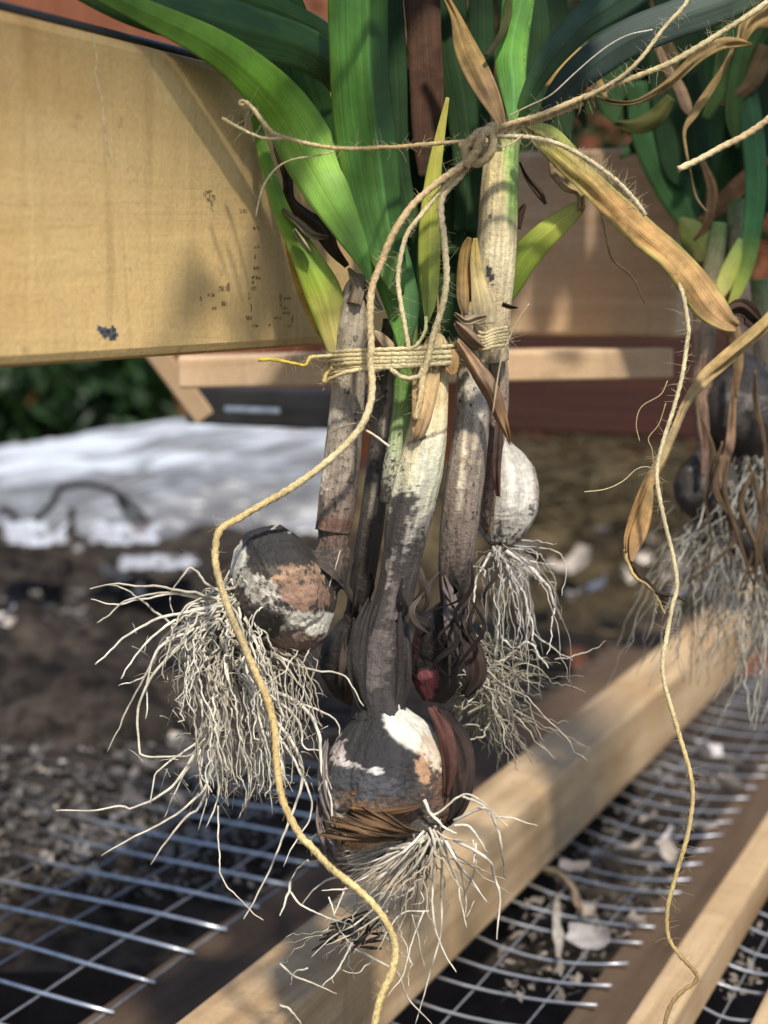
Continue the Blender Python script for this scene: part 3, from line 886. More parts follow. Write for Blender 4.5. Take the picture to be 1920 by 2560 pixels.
# frayed curl of skin by the plate
# traced roots
TR = [([(880, 560), (700, 520), (500, 490), (330, 480), (230, 502)], .55), ([(860, 570), (640, 530), (480, 545), (340, 570), (235, 548)], .5),
      ([(850, 560), (600, 525), (430, 550), (340, 600), (262, 660)], .5), ([(600, 660), (500, 580), (380, 500), (320, 490)], .45),
      ([(870, 540), (770, 470), (720, 415), (680, 410), (610, 520), (610, 610)], .5), ([(850, 580), (700, 600), (520, 650), (400, 720), (255, 858)], .6),
      ([(850, 600), (640, 640), (500, 740), (430, 830), (372, 918)], .55), ([(830, 620), (600, 700), (520, 850), (440, 920), (358, 948)], .5),
      ([(830, 620), (600, 720), (500, 880), (420, 1020), (370, 1130), (305, 1250)], .5), ([(830, 640), (560, 760), (500, 900), (490, 1100)], .55),
      ([(840, 650), (600, 800), (470, 1000), (455, 1230), (480, 1275), (600, 1272), (690, 1268), (760, 1190)], .55),
      ([(850, 700), (800, 1000), (730, 1200), (560, 1330), (530, 1380), (510, 1495)], .55), ([(860, 700), (780, 1100), (700, 1280), (600, 1420), (430, 1515), (380, 1508), (230, 1530), (78, 1524)], .62),
      ([(870, 750), (800, 1150), (740, 1240), (650, 1380), (570, 1560)], .5), ([(880, 800), (780, 1350), (700, 1480), (560, 1580), (420, 1650), (282, 1730)], .62),
      ([(880, 850), (760, 1440), (680, 1540), (600, 1640), (508, 1772)], .7), ([(890, 900), (810, 1250), (820, 1450), (765, 1600)], .55), ([(890, 900), (960, 1400), (910, 1562)], .6),
      ([(880, 900), (790, 1100), (740, 1350), (770, 1480), (730, 1615)], .45), ([(900, 860), (1010, 790), (1200, 860), (1380, 890), (1440, 950), (1492, 1036)], .5),
      ([(950, 900), (1060, 965), (1200, 1040), (1280, 1150), (1290, 1300), (1330, 1450), (1345, 1565)], .75), ([(960, 900), (1100, 1000), (1290, 1060), (1370, 1130), (1380, 1180)], .55),
      ([(960, 950), (1120, 1300), (1060, 1420), (1070, 1540)], .5), ([(1000, 1000), (1190, 1260), (1200, 1420), (1120, 1640), (1060, 1780), (1000, 1900), (940, 2025)], .6),
      ([(1000, 1000), (1230, 1400), (1250, 1550), (1170, 1680), (1120, 1780)], .5), ([(1000, 950), (1180, 1100), (1220, 1230), (1280, 1250)], .6),
      ([(1060, 800), (1180, 740), (1280, 640), (1340, 460), (1388, 316)], .42), ([(900, 580), (950, 540), (955, 480), (920, 440)], .75), ([(820, 1500), (825, 1700), (850, 1850), (950, 1960), (1030, 2028)], .3)]
for pts, r in TR:
    d0 = .541; k = random.uniform(-.012, .014)
    root(ga, [A4(x, y) + (d0 + (k - .006) * (i / len(pts)),) for i, (x, y) in enumerate(pts)], r * .001, n=max(20, len(pts) * 7), wig=.8)
for i in range(255):
    s = (random.gauss(588, 18), random.gauss(1518, 34), .546 + random.uniform(-.008, .012))
    ey = 1600 + 420 * random.random() ** .8
    lo_, hi_ = 350 + max(0, ey - 1640) * .42, min(810, 650 + (ey - 1600) * .62) - max(0, ey - 1900) * .9
    ex = lerp(lo_, hi_, .5 + .5 * random.uniform(-1, 1) * abs(random.uniform(-1, 1)) ** .25)
    e = (ex, ey, .546 + random.uniform(-.03, .035))
    bx = (-70 if ex < 600 else 15) * random.uniform(.3, 1.1)
    kk = random.random(); kk = kk * kk
    arc_root(ga, s, e, (bx + random.gauss(0, 16), -20 * random.random()), random.uniform(.00026, .00050), wig=random.uniform(2.0, 5.0), n=34, col=mixc((.60, .56, .46), (.24, .195, .14), kk))
for i in range(30):
    arc_root(ga, (random.gauss(640, 26), random.gauss(1585, 14), .545), (random.uniform(640, 815), random.uniform(1680, 1920), .545 + random.uniform(-.03, .02)), (random.uniform(20, 80), -30 * random.random()), random.uniform(.00022, .00046), wig=random.uniform(1.5, 4), n=30, col=mixc((.58, .54, .44), (.26, .21, .15), random.random() ** 2))
m_ = MB()
for i in range(170):
    p = at(random.gauss(575, 70), random.gauss(1640, 90), .545 + random.uniform(-.02, .02)); r_ = random.uniform(.0004, .0011)
    m_.tube([p - UPV * r_, p, p + UPV * r_], [r_ * .3, r_, r_ * .4], 5, lambda p, t, a: ((.06, .047, .036), .2))
tag(m_.build("soil_crumbs", SKIN, ga), kind="stuff")
m_ = MB()
for i in range(260):
    c = (random.gauss(590, 100), random.uniform(1580, 1990), .545 + random.uniform(-.025, .03)); ang = random.uniform(0, 6.28); l = random.uniform(20, 70)
    p = [Vector(at(c[0] + math.cos(ang) * l * t, c[1] + math.sin(ang) * l * t + 18 * t * t, c[2] + .01 * t)) for t in (0, .33, .66, 1)]
    m_.tube(p, [.00016] * 4, 4, lambda p, t, a: (RC[1], 0))
tag(m_.build("fine_roots", ROOT, ga), kind="stuff")

# ------------------------------------------------------------------ plant with the low middle bulb
gb = thing("garlic_plant", "garlic plant with the lowest bulb and a cream stem smeared with black soil", "garlic plant", at(985, 1930, .55), GROUP)
def bstem(p, t, a):
    q = t + .05 * fbm(p, 120, 4)
    c = ramp([(0, (.58, .42, .20)), (.15, (.62, .47, .25)), (.28, (.60, .50, .30)), (.42, (.60, .58, .40)), (.46, (.34, .31, .25)), (.54, (.075, .063, .055)), (.66, (.042, .034, .03)), (.85, (.060, .048, .044)), (1, (.03, .026, .025))], q)  # lower neck: soil and the gap's shade put into one dark colour
    d = ramp([(0, (-.2,) * 3), (.3, (-.1,) * 3), (.36, (.13,) * 3), (.5, (.20,) * 3), (.7, (.14,) * 3), (1, (.16,) * 3)], q)[0]
    return c, d
stem(gb, "stem", [(1096, 842, .556, 16), (1090, 868, .554, 32), (1084, 920, .551, 38), (1082, 960, .549, 41), (1072, 1060, .546, 48), (1056, 1150, .545, 55), (1035, 1240, .545, 58), (1018, 1320, .546, 54), (1006, 1390, .548, 48), (988, 1480, .549, 46), (966, 1570, .549, 52), (948, 1650, .549, 56), (943, 1720, .549, 56), (950, 1790, .549, 70)],
     bstem, [(1140, 925, 18, 90, 4, (.30, .36, .07), -.2, .3), (1055, 1185, 22, 90, 10, (.66, .64, .48), -.15, .5), (1080, 1190, 16, 100, 10, (.62, .60, .44), -.12, .5), (1048, 1270, 10, 60, 12, (.58, .56, .44), 0, .6),
             (1075, 1090, 64, 5, -20, (.30, .25, .17), .2, .6), (1005, 1300, 34, 90, 10, (.06, .05, .045), .05, .7), (1020, 1330, 12, 40, 10, (.42, .38, .32), .12, .8), (985, 1490, 14, 60, 14, (.13, .105, .095), .1, .9), (940, 1650, 30, 70, 12, (.12, .098, .088), .1, .9), (975, 1420, 8, 40, 8, (.24, .20, .17), .1, .9)], seed=3, ridge=.08, n=240, sides=40)
stem(gb, "green_shoot", [(1015, 800, .562, 30), (1012, 880, .560, 30), (1008, 980, .556, 24), (1000, 1080, .552, 26), (985, 1190, .549, 30), (976, 1260, .549, 26)],
     grad([(0, (.28, .36, .08)), (.35, (.14, .28, .05)), (.6, (.26, .36, .14)), (.8, (.46, .46, .32)), (1, (.10, .085, .07))], -.2, .3), seed=4, n=90)
# folded tan skin lapping over the stem
blade(gb, "sheath", [(1060, 860, .541, 18), (1066, 920, .537, 34), (1060, 1000, .533, 30), (1046, 1075, .533, 16), (1036, 1100, .535, 3)], [(0, (.62, .46, .22)), (.6, (.64, .44, .22)), (1, (.55, .36, .18))], DRY, fold=.35, foldpos=-.3, ruffle=.25, n=50)
bulb(gb, [(946, 1735, .549), (956, 1800, .549), (970, 1935, .549), (968, 2080, .546), (985, 2165, .542)], 172, .55, 7,
     lambda p, t, a: (mixc((.026, .023, .022), (.07, .056, .047), sstep(-.2, .35, fbm(p, 140, 4))), .16),
     [(960, 1860, 130, 130, 0, (.028, .027, .027), .10, .25), (1120, 1900, 60, 200, 8, (.055, .035, .028), .22, .3), (1105, 1980, 36, 90, 10, (.13, .07, .045), .2, .5),
      (1022, 1822, 84, 44, 40, (.66, .62, .52), -.3, .10), (1078, 1880, 30, 52, -18, (.60, .48, .36), .04, .5), (1062, 1935, 20, 54, -10, (.34, .20, .11), .12, .7),
      (845, 1880, 20, 60, -20, (.45, .38, .35), .18, .8), (893, 1925, 54, 15, 32, (.50, .45, .42), .14, .7), (935, 1930, 26, 12, -10, (.55, .52, .5), .0, .5),
      (900, 1970, 120, 46, 14, (.06, .06, .064), .08, .5), (980, 2035, 130, 30, 14, (.15, .085, .045), .18, .8), (1010, 2010, 80, 12, 16, (.08, .045, .03), .2, .8),
      (900, 2098, 96, 40, -8, (.46, .25, .12), .10, .6), (850, 2065, 44, 34, 10, (.66, .56, .46), 0, .4), (960, 2100, 40, 34, 0, (.48, .34, .22), .1, .5),
      (880, 2150, 110, 24, 6, (.55, .46, .36), .14, .6), (808, 2060, 40, 110, -12, (.28, .23, .20), .22, .6)], 4.2, 230, 240)
for k_, (ctrl, st_) in enumerate((
        ([(930, 1500, .546, 12), (908, 1570, .541, 24), (896, 1650, .540, 30), (905, 1730, .541, 24), (925, 1790, .543, 12)], [(0, (.035, .028, .025)), (1, (.028, .024, .022))]),
        ([(1010, 1480, .546, 10), (1004, 1550, .543, 18), (1008, 1640, .542, 22), (1004, 1720, .543, 22), (990, 1785, .544, 12)], [(0, (.045, .034, .032)), (1, (.026, .022, .020))]))):
    blade(gb, "torn_skin", ctrl, st_, SKIN, fold=.35, ruffle=1.4, n=44, seed=k_ * 3.3, dirt=.15)
for i in range(34):
    x0, y0 = random.choice((random.gauss(905, 22), random.gauss(1070, 26), random.gauss(1150, 26))), random.uniform(1380, 1610); d0 = .548 + random.uniform(-.012, .02) + (.012 if x0 > 1060 or x0 < 930 else 0); ln = random.uniform(60, 220)
    k = random.random(); c_ = mixc((.025, .019, .017), (.15, .115, .095), k ** 2.5); w_ = random.uniform(3, 10)
    blade(gb, "skin_fibre", [(x0, y0, d0, 2), (x0 + random.gauss(-6, 14), y0 + ln * .35, d0 - .003, w_), (x0 + random.gauss(-12, 20), y0 + ln * .7, d0 - .002, w_ * .8), (x0 + random.gauss(-16, 26), y0 + ln, d0 + .002, 1)], [(0, c_), (1, mixc(c_, (.02, .015, .014), .5))], DRY, fold=random.uniform(-.5, .6), ruffle=.14, n=22, m=4, seed=i * 2.3, dirt=.2)
# torn dark outer skins peeling off the ball
def skin_flap(parent, ctrl, stops, **kw):
    return blade(parent, "torn_skin", ctrl, stops, DRY, **kw)
DK = [(0, (.04, .03, .025)), (.5, (.06, .04, .032)), (1, (.035, .026, .022))]
skin_flap(gb, [(1095, 1780, .545, 20), (1140, 1850, .537, 34), (1158, 1930, .532, 30), (1150, 2010, .531, 20), (1120, 2060, .531, 6)], DK, fold=-.3, ruffle=.9, n=44)
skin_flap(gb, [(1075, 1760, .545, 10), (1110, 1830, .536, 22), (1125, 1910, .531, 18), (1115, 1990, .529, 6)], [(0, (.16, .07, .06)), (1, (.09, .045, .03))], fold=.3, ruffle=.8, n=40, seed=4)
skin_flap(gb, [(818, 1850, .538, 5), (806, 1910, .534, 12), (812, 1990, .532, 15), (836, 2060, .531, 10), (850, 2110, .532, 3)], [(0, (.36, .31, .29)), (.5, (.30, .25, .22)), (1, (.42, .34, .27))], fold=.2, ruffle=1.2, n=44, seed=2, dirt=.2)
skin_flap(gb, [(796, 1990, .540, 4), (798, 2060, .535, 9), (822, 2130, .533, 11), (850, 2180, .533, 4)], [(0, (.28, .22, .19)), (1, (.36, .29, .24))], fold=.3, ruffle=1.3, n=40, seed=8, dirt=.25)
skin_flap(gb, [(880, 2020, .527, 6), (960, 2032, .5235, 12), (1030, 2022, .5225, 8), (1060, 2005, .523, 3)], [(0, (.36, .20, .09)), (1, (.13, .075, .045))], fold=.2, ruffle=.8, n=40, seed=5, dirt=.1)
m_ = MB(); m_.tube([at(1040, 2080, .533), at(1066, 2094, .526), at(1076, 2100, .524)], [.0075, .0062, .003], 18, lambda p, t, a: ((.12, .085, .055), .3), lambda a, t, L: 1 + .2 * noise.noise(Vector((a * 3, t * 4, 6))))
m_.build("root_plate", SKIN, gb)
DB = .522
TB = [([(860, 1080), (890, 1180), (880, 1400), (880, 1560), (920, 1740), (1015, 1912)], .55), ([(880, 1090), (925, 1200), (930, 1450), (920, 1720), (850, 1960), (780, 2212)], .55),
      ([(830, 920), (870, 1000), (940, 1070), (1015, 1112)], .75), ([(850, 1020), (920, 990), (1050, 890), (1150, 920), (1230, 1000), (1320, 1075)], .45), ([(1000, 1070), (1080, 1070), (1150, 1150), (1195, 1225)], .55),
      ([(1000, 1040), (1180, 970), (1250, 1090), (1270, 1180), (1295, 1370)], .6), ([(1050, 900), (1180, 960), (1245, 1080), (1255, 1095)], .5), ([(1220, 1020), (1330, 1025), (1485, 1072)], .35),
      ([(950, 1150), (1010, 1260), (1090, 1370), (1190, 1505)], .65), ([(960, 1180), (1040, 1330), (1070, 1500), (1070, 1600), (1120, 1500)], .5), ([(930, 1150), (1020, 1400), (1040, 1520), (1075, 1655)], .6),
      ([(1000, 1150), (1190, 1260), (1240, 1380), (1265, 1480), (1250, 1725)], .62), ([(900, 1140), (850, 1280), (780, 1380), (660, 1480), (580, 1520)], .55),
      ([(850, 1120), (720, 1260), (600, 1350), (460, 1385)], .5), ([(840, 1130), (720, 1210), (560, 1300), (380, 1335)], .5), ([(830, 1100), (700, 1230), (520, 1350), (420, 1400)], .5),
      ([(830, 1120), (680, 1290), (560, 1430), (490, 1450)], .5), ([(830, 1150), (650, 1230), (480, 1285), (330, 1290)], .45), ([(870, 1140), (780, 1300), (660, 1420), (540, 1480)], .55), ([(880, 1150), (830, 1330), (740, 1450), (600, 1500)], .5),
      ([(860, 1130), (800, 1400), (830, 1500), (760, 1525)], .35), ([(420, 1360), (300, 1370), (200, 1430), (120, 1535)], .5), ([(520, 1400), (390, 1430), (240, 1440)], .45),
      ([(60, 1450), (130, 1530), (300, 1610), (440, 1650)], .4), ([(380, 1420), (330, 1540), (270, 1680)], .35), ([(280, 1480), (350, 1680), (420, 1760)], .3), ([(860, 1560), (680, 1590), (560, 1790)], .35),
      ([(830, 1560), (760, 1740), (700, 1940), (620, 2050)], .35), ([(760, 1580), (800, 1720), (830, 1880)], .28), ([(430, 1780), (560, 1850), (680, 1920), (740, 2060), (870, 2212)], .55),
      ([(420, 1740), (330, 1900), (240, 2000)], .4), ([(0, 1865), (90, 1940), (190, 1980), (330, 2040)], .45), ([(560, 1530), (430, 1640), (290, 1720), (180, 1830)], .4), ([(620, 1560), (420, 1690), (260, 1760)], .4),
      ([(540, 1840), (440, 1920), (360, 1900)], .3), ([(0, 2105), (60, 2130), (120, 2212)], .5), ([(160, 1890), (80, 1920), (60, 1990)], .35), ([(60, 1390), (50, 1450), (0, 1590)], .55), ([(160, 1270), (90, 1330), (50, 1400)], .4),
      ([(1110, 1150), (1125, 1300), (1060, 1480)], .4), ([(1130, 1170), (1115, 1290)], .4), ([(900, 1100), (960, 1140), (1080, 1160), (1110, 1165)], .4)]
for pts, r in TB:
    k = random.uniform(-.010, .012)
    root(gb, [A5(x, y) + (DB + .012 * (y > 1300) + k * (i / len(pts)),) for i, (x, y) in enumerate(pts)], r * .00088, n=max(20, len(pts) * 7), wig=.4)
for i in range(34):
    s = (random.gauss(1070, 18), random.gauss(2085, 16), .524 + random.uniform(-.003, .014))
    e = (random.gauss(1035, 105), random.uniform(2170, 2380), .534 + random.uniform(-.02, .03))
    arc_root(gb, s, e, (random.uniform(-25, 25), 10), random.uniform(.00022, .00042), wig=random.uniform(.8, 2.0), n=24, col=mixc((.52, .47, .37), (.22, .17, .12), random.random()))
for i in range(26):
    s = (random.gauss(930, 60), random.uniform(2210, 2330), .545 + random.uniform(-.006, .02)); e = (s[0] + random.gauss(-20, 90), s[1] + random.uniform(40, 190), s[2] + random.uniform(-.01, .01))
    arc_root(gb, s, e, (random.uniform(-30, 30), 0), random.uniform(.00014, .00028), wig=2.5, n=20)
for i in range(22):
    k = random.random(); y0 = lerp(1990, 2090, k); x0 = lerp(900, 800, k) + random.gauss(0, 12); dz = .533 - .011 * math.sin(k * 2.2)
    c_ = mixc((.30, .17, .08), (.08, .05, .035), random.random())
    blade(gb, "skin_fibre", [(x0, y0, dz, 2), (lerp(x0, 1055, .35), lerp(y0, 2078, .3) + 16, dz - .009, random.uniform(3, 7)), (lerp(x0, 1055, .7), lerp(y0, 2078, .7) + 14, .5235, random.uniform(3, 6)), (1058, 2080, .5245, 1.5)], [(0, c_), (1, mixc(c_, (.05, .035, .03), .5))], DRY, fold=.4, ruffle=.9, n=26, m=4, seed=i * 1.7)
for i in range(34):
    k = i / 33
    s_ = (lerp(1075, 1015, k) + random.gauss(0, 8), lerp(2090, 2120, k) + random.gauss(0, 8), .521 + .004 * random.random()); e_ = (lerp(960, 830, k) + random.gauss(0, 14), lerp(2262, 2150, k) + random.gauss(0, 8), .526 + .012 * k)
    arc_root(gb, s_, e_, (-6, -8 + 10 * random.random()), random.uniform(.00034, .00056), wig=.5, n=20, col=mixc((.55, .50, .42), (.34, .27, .2), random.random()))
# clot of dirt hanging in the roots
m_ = MB()
for k in range(40):
    c = A5(random.gauss(400, 90), random.gauss(1680, 45)); p = at(*c, .548 + random.uniform(-.006, .008))
    l = random.uniform(.002, .006); dr = Vector((random.gauss(.8, .3), random.gauss(0, .4), random.gauss(.5, .3))).normalized()
    m_.tube([p - dr * l, p, p + dr * l], [.0003, random.uniform(.0004, .0009), .0003], 6, lambda p, t, a: ((.06, .045, .04), .3))
tag(m_.build("dirt_clot", SKIN, gb), kind="stuff")

# ------------------------------------------------------------------ plants behind: dark stem, brown stem, white bulb at right
ge = thing("garlic_plant", "garlic plant with the thin dark stem squeezed between the two pale stems", "garlic plant", at(900, 1640, .59), GROUP)
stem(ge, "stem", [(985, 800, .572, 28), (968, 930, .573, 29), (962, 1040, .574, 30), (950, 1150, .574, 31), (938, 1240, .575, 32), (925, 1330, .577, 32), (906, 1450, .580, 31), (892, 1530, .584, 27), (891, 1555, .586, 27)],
     grad([(0, (.10, .085, .07)), (.3, (.15, .125, .10)), (.55, (.10, .085, .07)), (.75, (.05, .036, .026)), (1, (.03, .02, .015))], .2, .1), [(970, 1000, 7, 90, 6, (.32, .27, .2), 0, .5), (935, 1250, 8, 50, 6, (.28, .24, .18), 0, .5)], seed=5, ridge=.1)  # darkened downwards, shade between the stems put into its colour
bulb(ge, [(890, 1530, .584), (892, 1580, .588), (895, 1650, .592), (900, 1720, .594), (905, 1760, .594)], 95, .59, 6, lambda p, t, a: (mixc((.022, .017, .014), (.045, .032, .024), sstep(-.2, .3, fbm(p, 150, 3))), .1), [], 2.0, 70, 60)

gd = thing("garlic_plant", "garlic plant with the grey-brown streaked stem and a red skinned bulb", "garlic plant", at(1105, 1640, .585), GROUP)
stem(gd, "stem", [(1196, 780, .574, 36), (1186, 880, .572, 38), (1180, 960, .570, 40), (1180, 1050, .570, 44), (1172, 1140, .570, 46), (1160, 1230, .571, 48), (1148, 1320, .573, 47), (1140, 1390, .575, 44), (1134, 1450, .578, 36), (1131, 1500, .581, 29), (1129, 1530, .583, 28)],
     grad([(0, (.40, .33, .24)), (.25, (.42, .36, .28)), (.45, (.34, .27, .21)), (.7, (.22, .165, .13)), (.85, (.12, .09, .075)), (1, (.045, .035, .03))], .05, .2),
     [(1155, 1160, 8, 75, 5, (.68, .58, .42), -.1, .5), (1190, 1090, 6, 36, 4, (.66, .56, .42), -.1, .5), (1150, 1240, 7, 40, 8, (.60, .52, .40), 0, .5), (1180, 990, 40, 60, 0, (.50, .44, .36), .15, .6),
      (1165, 1150, 44, 6, 10, (.42, .33, .22), .1, .5)], seed=6, ridge=.09)
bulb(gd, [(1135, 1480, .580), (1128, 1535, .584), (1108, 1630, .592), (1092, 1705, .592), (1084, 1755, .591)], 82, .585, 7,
     lambda p, t, a: (mixc((.02, .016, .015), (.038, .029, .026), sstep(-.2, .3, fbm(p, 150, 3))), .1),  # near black, shade of the gap put into the skin colour
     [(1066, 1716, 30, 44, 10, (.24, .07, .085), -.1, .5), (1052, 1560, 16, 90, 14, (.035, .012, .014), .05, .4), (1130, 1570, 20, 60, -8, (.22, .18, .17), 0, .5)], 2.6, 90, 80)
skin_flap(gd, [(1110, 1440, .570, 6), (1126, 1500, .566, 18), (1132, 1570, .563, 20), (1144, 1640, .563, 8)], [(0, (.20, .16, .14)), (.7, (.28, .23, .22)), (1, (.12, .09, .085))], fold=.35, ruffle=.8, n=36)
skin_flap(gd, [(1140, 1560, .566, 10), (1180, 1620, .562, 24), (1190, 1690, .561, 26), (1160, 1740, .562, 10)], DK, fold=-.2, ruffle=1.1, n=36, seed=3)
skin_flap(gd, [(1090, 1780, .562, 10), (1130, 1830, .556, 22), (1150, 1890, .552, 24), (1160, 1940, .550, 8)], [(0, (.14, .07, .055)), (1, (.10, .055, .04))], fold=.3, ruffle=1.0, n=36, seed=6)
for i in range(120):
    s = (random.gauss(1165, 34), random.gauss(1690, 60), .590 + random.uniform(-.01, .015)); e = (random.gauss(1275, 85), random.uniform(1640, 1930), .60 + random.uniform(-.02, .04))
    arc_root(gd, s, e, (random.uniform(0, 45), random.uniform(-50, 0)), random.uniform(.00018, .0004), wig=2.6, n=22, col=random.choice([(.30, .27, .2), (.40, .36, .27), (.22, .19, .14)]))

gc = thing("garlic_plant", "garlic plant with the white bulb and the thick cream and green upper stem", "garlic plant", at(1270, 1234, .60), GROUP)
def cstem(p, t, a):
    x, y, d = proj(p); q = t + .03 * fbm(p, 90, 3)
    c = ramp([(0, (.12, .30, .05)), (.26, (.15, .36, .055)), (.38, (.22, .36, .06)), (.47, (.60, .48, .22)), (.62, (.62, .50, .27)), (.75, (.68, .58, .36)), (.86, (.58, .46, .27)), (1, (.46, .37, .24))], q)
    g = sstep(1245, 1275, x + 30 * fbm(p, 40, 2) + (y - 400) * -.02) * (1 - sstep(500, 590, y + 60 * fbm(p, 50, 3))) * sstep(330, 380, y)
    c = mixc(c, (.30, .48, .12), g * .9)
    br = (1 - sstep(1195, 1235, x + 20 * fbm(p, 60, 2))) * sstep(400, 470, y) * (1 - sstep(560, 640, y))
    c = mixc(c, (.40, .28, .14), br * .7)
    return c, -.12 + .2 * sstep(.84, 1, q)
stem(gc, "stem", [(1305, -60, .578, 40), (1296, 0, .576, 40), (1285, 90, .574, 38), (1278, 180, .572, 37), (1284, 250, .570, 33), (1268, 320, .569, 36), (1254, 400, .568, 43), (1248, 480, .567, 47), (1243, 580, .566, 50), (1238, 680, .566, 49), (1232, 760, .567, 46), (1228, 830, .568, 44), (1232, 900, .571, 40)],
     cstem, [(1221, 690, 9, 22, -20, (.10, .085, .07), .35, .9), (1224, 540, 5, 5, 0, (.05, .04, .03), .2, .3)], seed=7, ridge=.03, n=260, sides=40)
stem(gc, "lower_stem", [(1236, 880, .576, 30), (1244, 960, .580, 27), (1240, 1060, .582, 26), (1226, 1160, .582, 24), (1218, 1260, .583, 20), (1222, 1330, .589, 12)],
     grad([(0, (.36, .28, .19)), (.4, (.26, .19, .15)), (.7, (.20, .12, .085)), (1, (.30, .22, .15))], .1, .2), [(1252, 1160, 8, 60, 0, (.18, .08, .05), .1, .5)], seed=8, ridge=.12)
bulb(gc, [(1238, 1085, .604), (1248, 1130, .602), (1262, 1225, .600), (1256, 1305, .599), (1250, 1362, .597)], 86, .60, 6,
     lambda p, t, a: (mixc((.46, .42, .36), (.30, .27, .22), sstep(0, .4, fbm(p, 120, 4))), -.02 + .25 * sstep(.66, .95, t) + .2 * (1 - sstep(.1, .3, t))),
     [(1330, 1270, 12, 26, 25, (.12, .10, .09), .3, .6), (1298, 1225, 44, 84, 6, (.58, .54, .47), .0, .6), (1345, 1200, 12, 70, -6, (.40, .34, .28), .15, .5)], 3.3, 90, 80)
TC = [([(100, 1330), (140, 1400), (200, 1520), (240, 1650), (250, 1790)], .7), ([(150, 1480), (110, 1560), (105, 1720), (100, 1850), (75, 1985)], .45), ([(110, 1340), (210, 1500), (270, 1640), (310, 1780), (300, 1850)], .5),
      ([(150, 1330), (300, 1440), (390, 1530), (430, 1650), (465, 1725)], .75), ([(180, 1340), (340, 1400), (440, 1410), (380, 1420)], .35), ([(200, 1300), (400, 1320), (480, 1380), (495, 1480), (470, 1590)], .3),
      ([(120, 1820), (180, 1880), (215, 1890)], .4), ([(215, 1890), (280, 1860), (400, 2010)], .5), ([(300, 1800), (440, 1900), (540, 1958)], .4), ([(430, 1660), (410, 1800), (390, 1930)], .3),
      ([(430, 1955), (560, 1930), (660, 1900), (720, 1852)], .3), ([(240, 1270), (330, 1270), (400, 1285), (440, 1290)], .4), ([(60, 1340), (-20, 1500), (-40, 1700), (-60, 1800)], .45), ([(190, 1360), (250, 1420), (200, 1540)], .35),
      ([(-70, 1420), (-30, 1425), (20, 1440), (30, 1480)], .5), ([(160, 1420), (190, 1600), (230, 1700), (205, 1880)], .35), ([(300, 1440), (340, 1500), (440, 1515)], .35)]
for pts, r in TC:
    k = random.uniform(-.02, .02)
    root(gc, [A6(x, y) + (.592 + k * (i / len(pts)),) for i, (x, y) in enumerate(pts)], r * .001, n=max(20, len(pts) * 7), wig=.8, col=random.choice([(.52, .49, .43), (.60, .56, .5), (.40, .37, .31)]))
for i in range(44):
    s = (random.gauss(1248, 14), random.gauss(1372, 8), .596 + random.uniform(-.012, .012)); e = (random.gauss(1275, 72), random.uniform(1440, 1780), .60 + random.uniform(-.04, .04))
    arc_root(gc, s, e, ((e[0] - 1248) * .35, -20), random.uniform(.00016, .00036), wig=2.2, n=24, col=random.choice([(.34, .31, .26), (.44, .41, .35), (.20, .17, .14)]))

# ------------------------------------------------------------------ leaves of the bundle
G1, G2, G3 = (.09, .24, .03), (.13, .32, .04), (.19, .38, .05)
DG, BG = (.032, .080, .02), (.035, .075, .045)
def Lf(par, f, pts, stops, d0, d1, name="leaf", **kw):
    n = len(pts)
    return blade(par, name, [f(p[0], p[1]) + ((p[3] if len(p) > 3 else lerp(d0, d1, i / (n - 1))), p[2] / (2.074 if f is A3 else 1.728 if f in (A1, A2) else 2.304)) for i, p in enumerate(pts)], stops, **kw)
# broad upright blade with a keel
Lf(gb, A1, [(1565, -260, 135), (1545, -60, 135), (1545, 100, 132), (1552, 300, 130), (1570, 500, 134), (1596, 700, 128), (1625, 880, 112), (1660, 1040, 92), (1700, 1180, 62), (1725, 1280, 24)],
   [(0, (.14, .33, .07)), (.3, (.13, .32, .06)), (.5, (.10, .26, .05)), (.8, (.14, .34, .09)), (1, (.17, .36, .11))], .508, .541, fold=.85, foldpos=.34, n=130, m=18, edge=(.17, .33, .05), half=(.035, .10, .018))
# sweeping blade from the upper left
Lf(ga, A1, [(150, -190, 30, .455), (400, -60, 40, .468), (620, 45, 55, .482), (900, 180, 75, .500), (1080, 310, 92, .514), (1230, 470, 112, .529), (1340, 660, 125, .536), (1430, 830, 105, .536), (1510, 980, 78, .538), (1570, 1110, 45, .541), (1598, 1215, 8, .546)],
   [(0, (.07, .16, .02)), (.3, (.13, .26, .025)), (.55, (.17, .36, .035)), (.75, (.25, .46, .06)), (1, (.08, .22, .06))], .462, .546, fold=.22, n=130, m=14, edge=(.16, .30, .04))
# dark leaf above it
Lf(gd, A1, [(200, -160, 70), (560, -20, 110), (850, 60, 120), (1100, 130, 120), (1300, 190, 100), (1440, 280, 90), (1520, 420, 60)], [(0, DG), (.5, (.03, .08, .02)), (1, (.04, .10, .02))], .475, .558, fold=.35, n=80, edge=(.06, .13, .03))
Lf(gd, A1, [(700, -140, 50), (1000, -30, 60), (1250, 60, 60), (1420, 160, 50), (1500, 300, 30)], [(0, (.05, .12, .02)), (1, (.045, .11, .02))], .50, .566, fold=.3, n=60)
Lf(ge, A1, [(1150, -100, 110), (1220, 100, 120), (1290, 300, 110), (1370, 500, 80), (1480, 760, 50)], [(0, (.02, .06, .01)), (1, (.03, .07, .015))], .575, .576, fold=.2, n=60, mat=LEAFD)
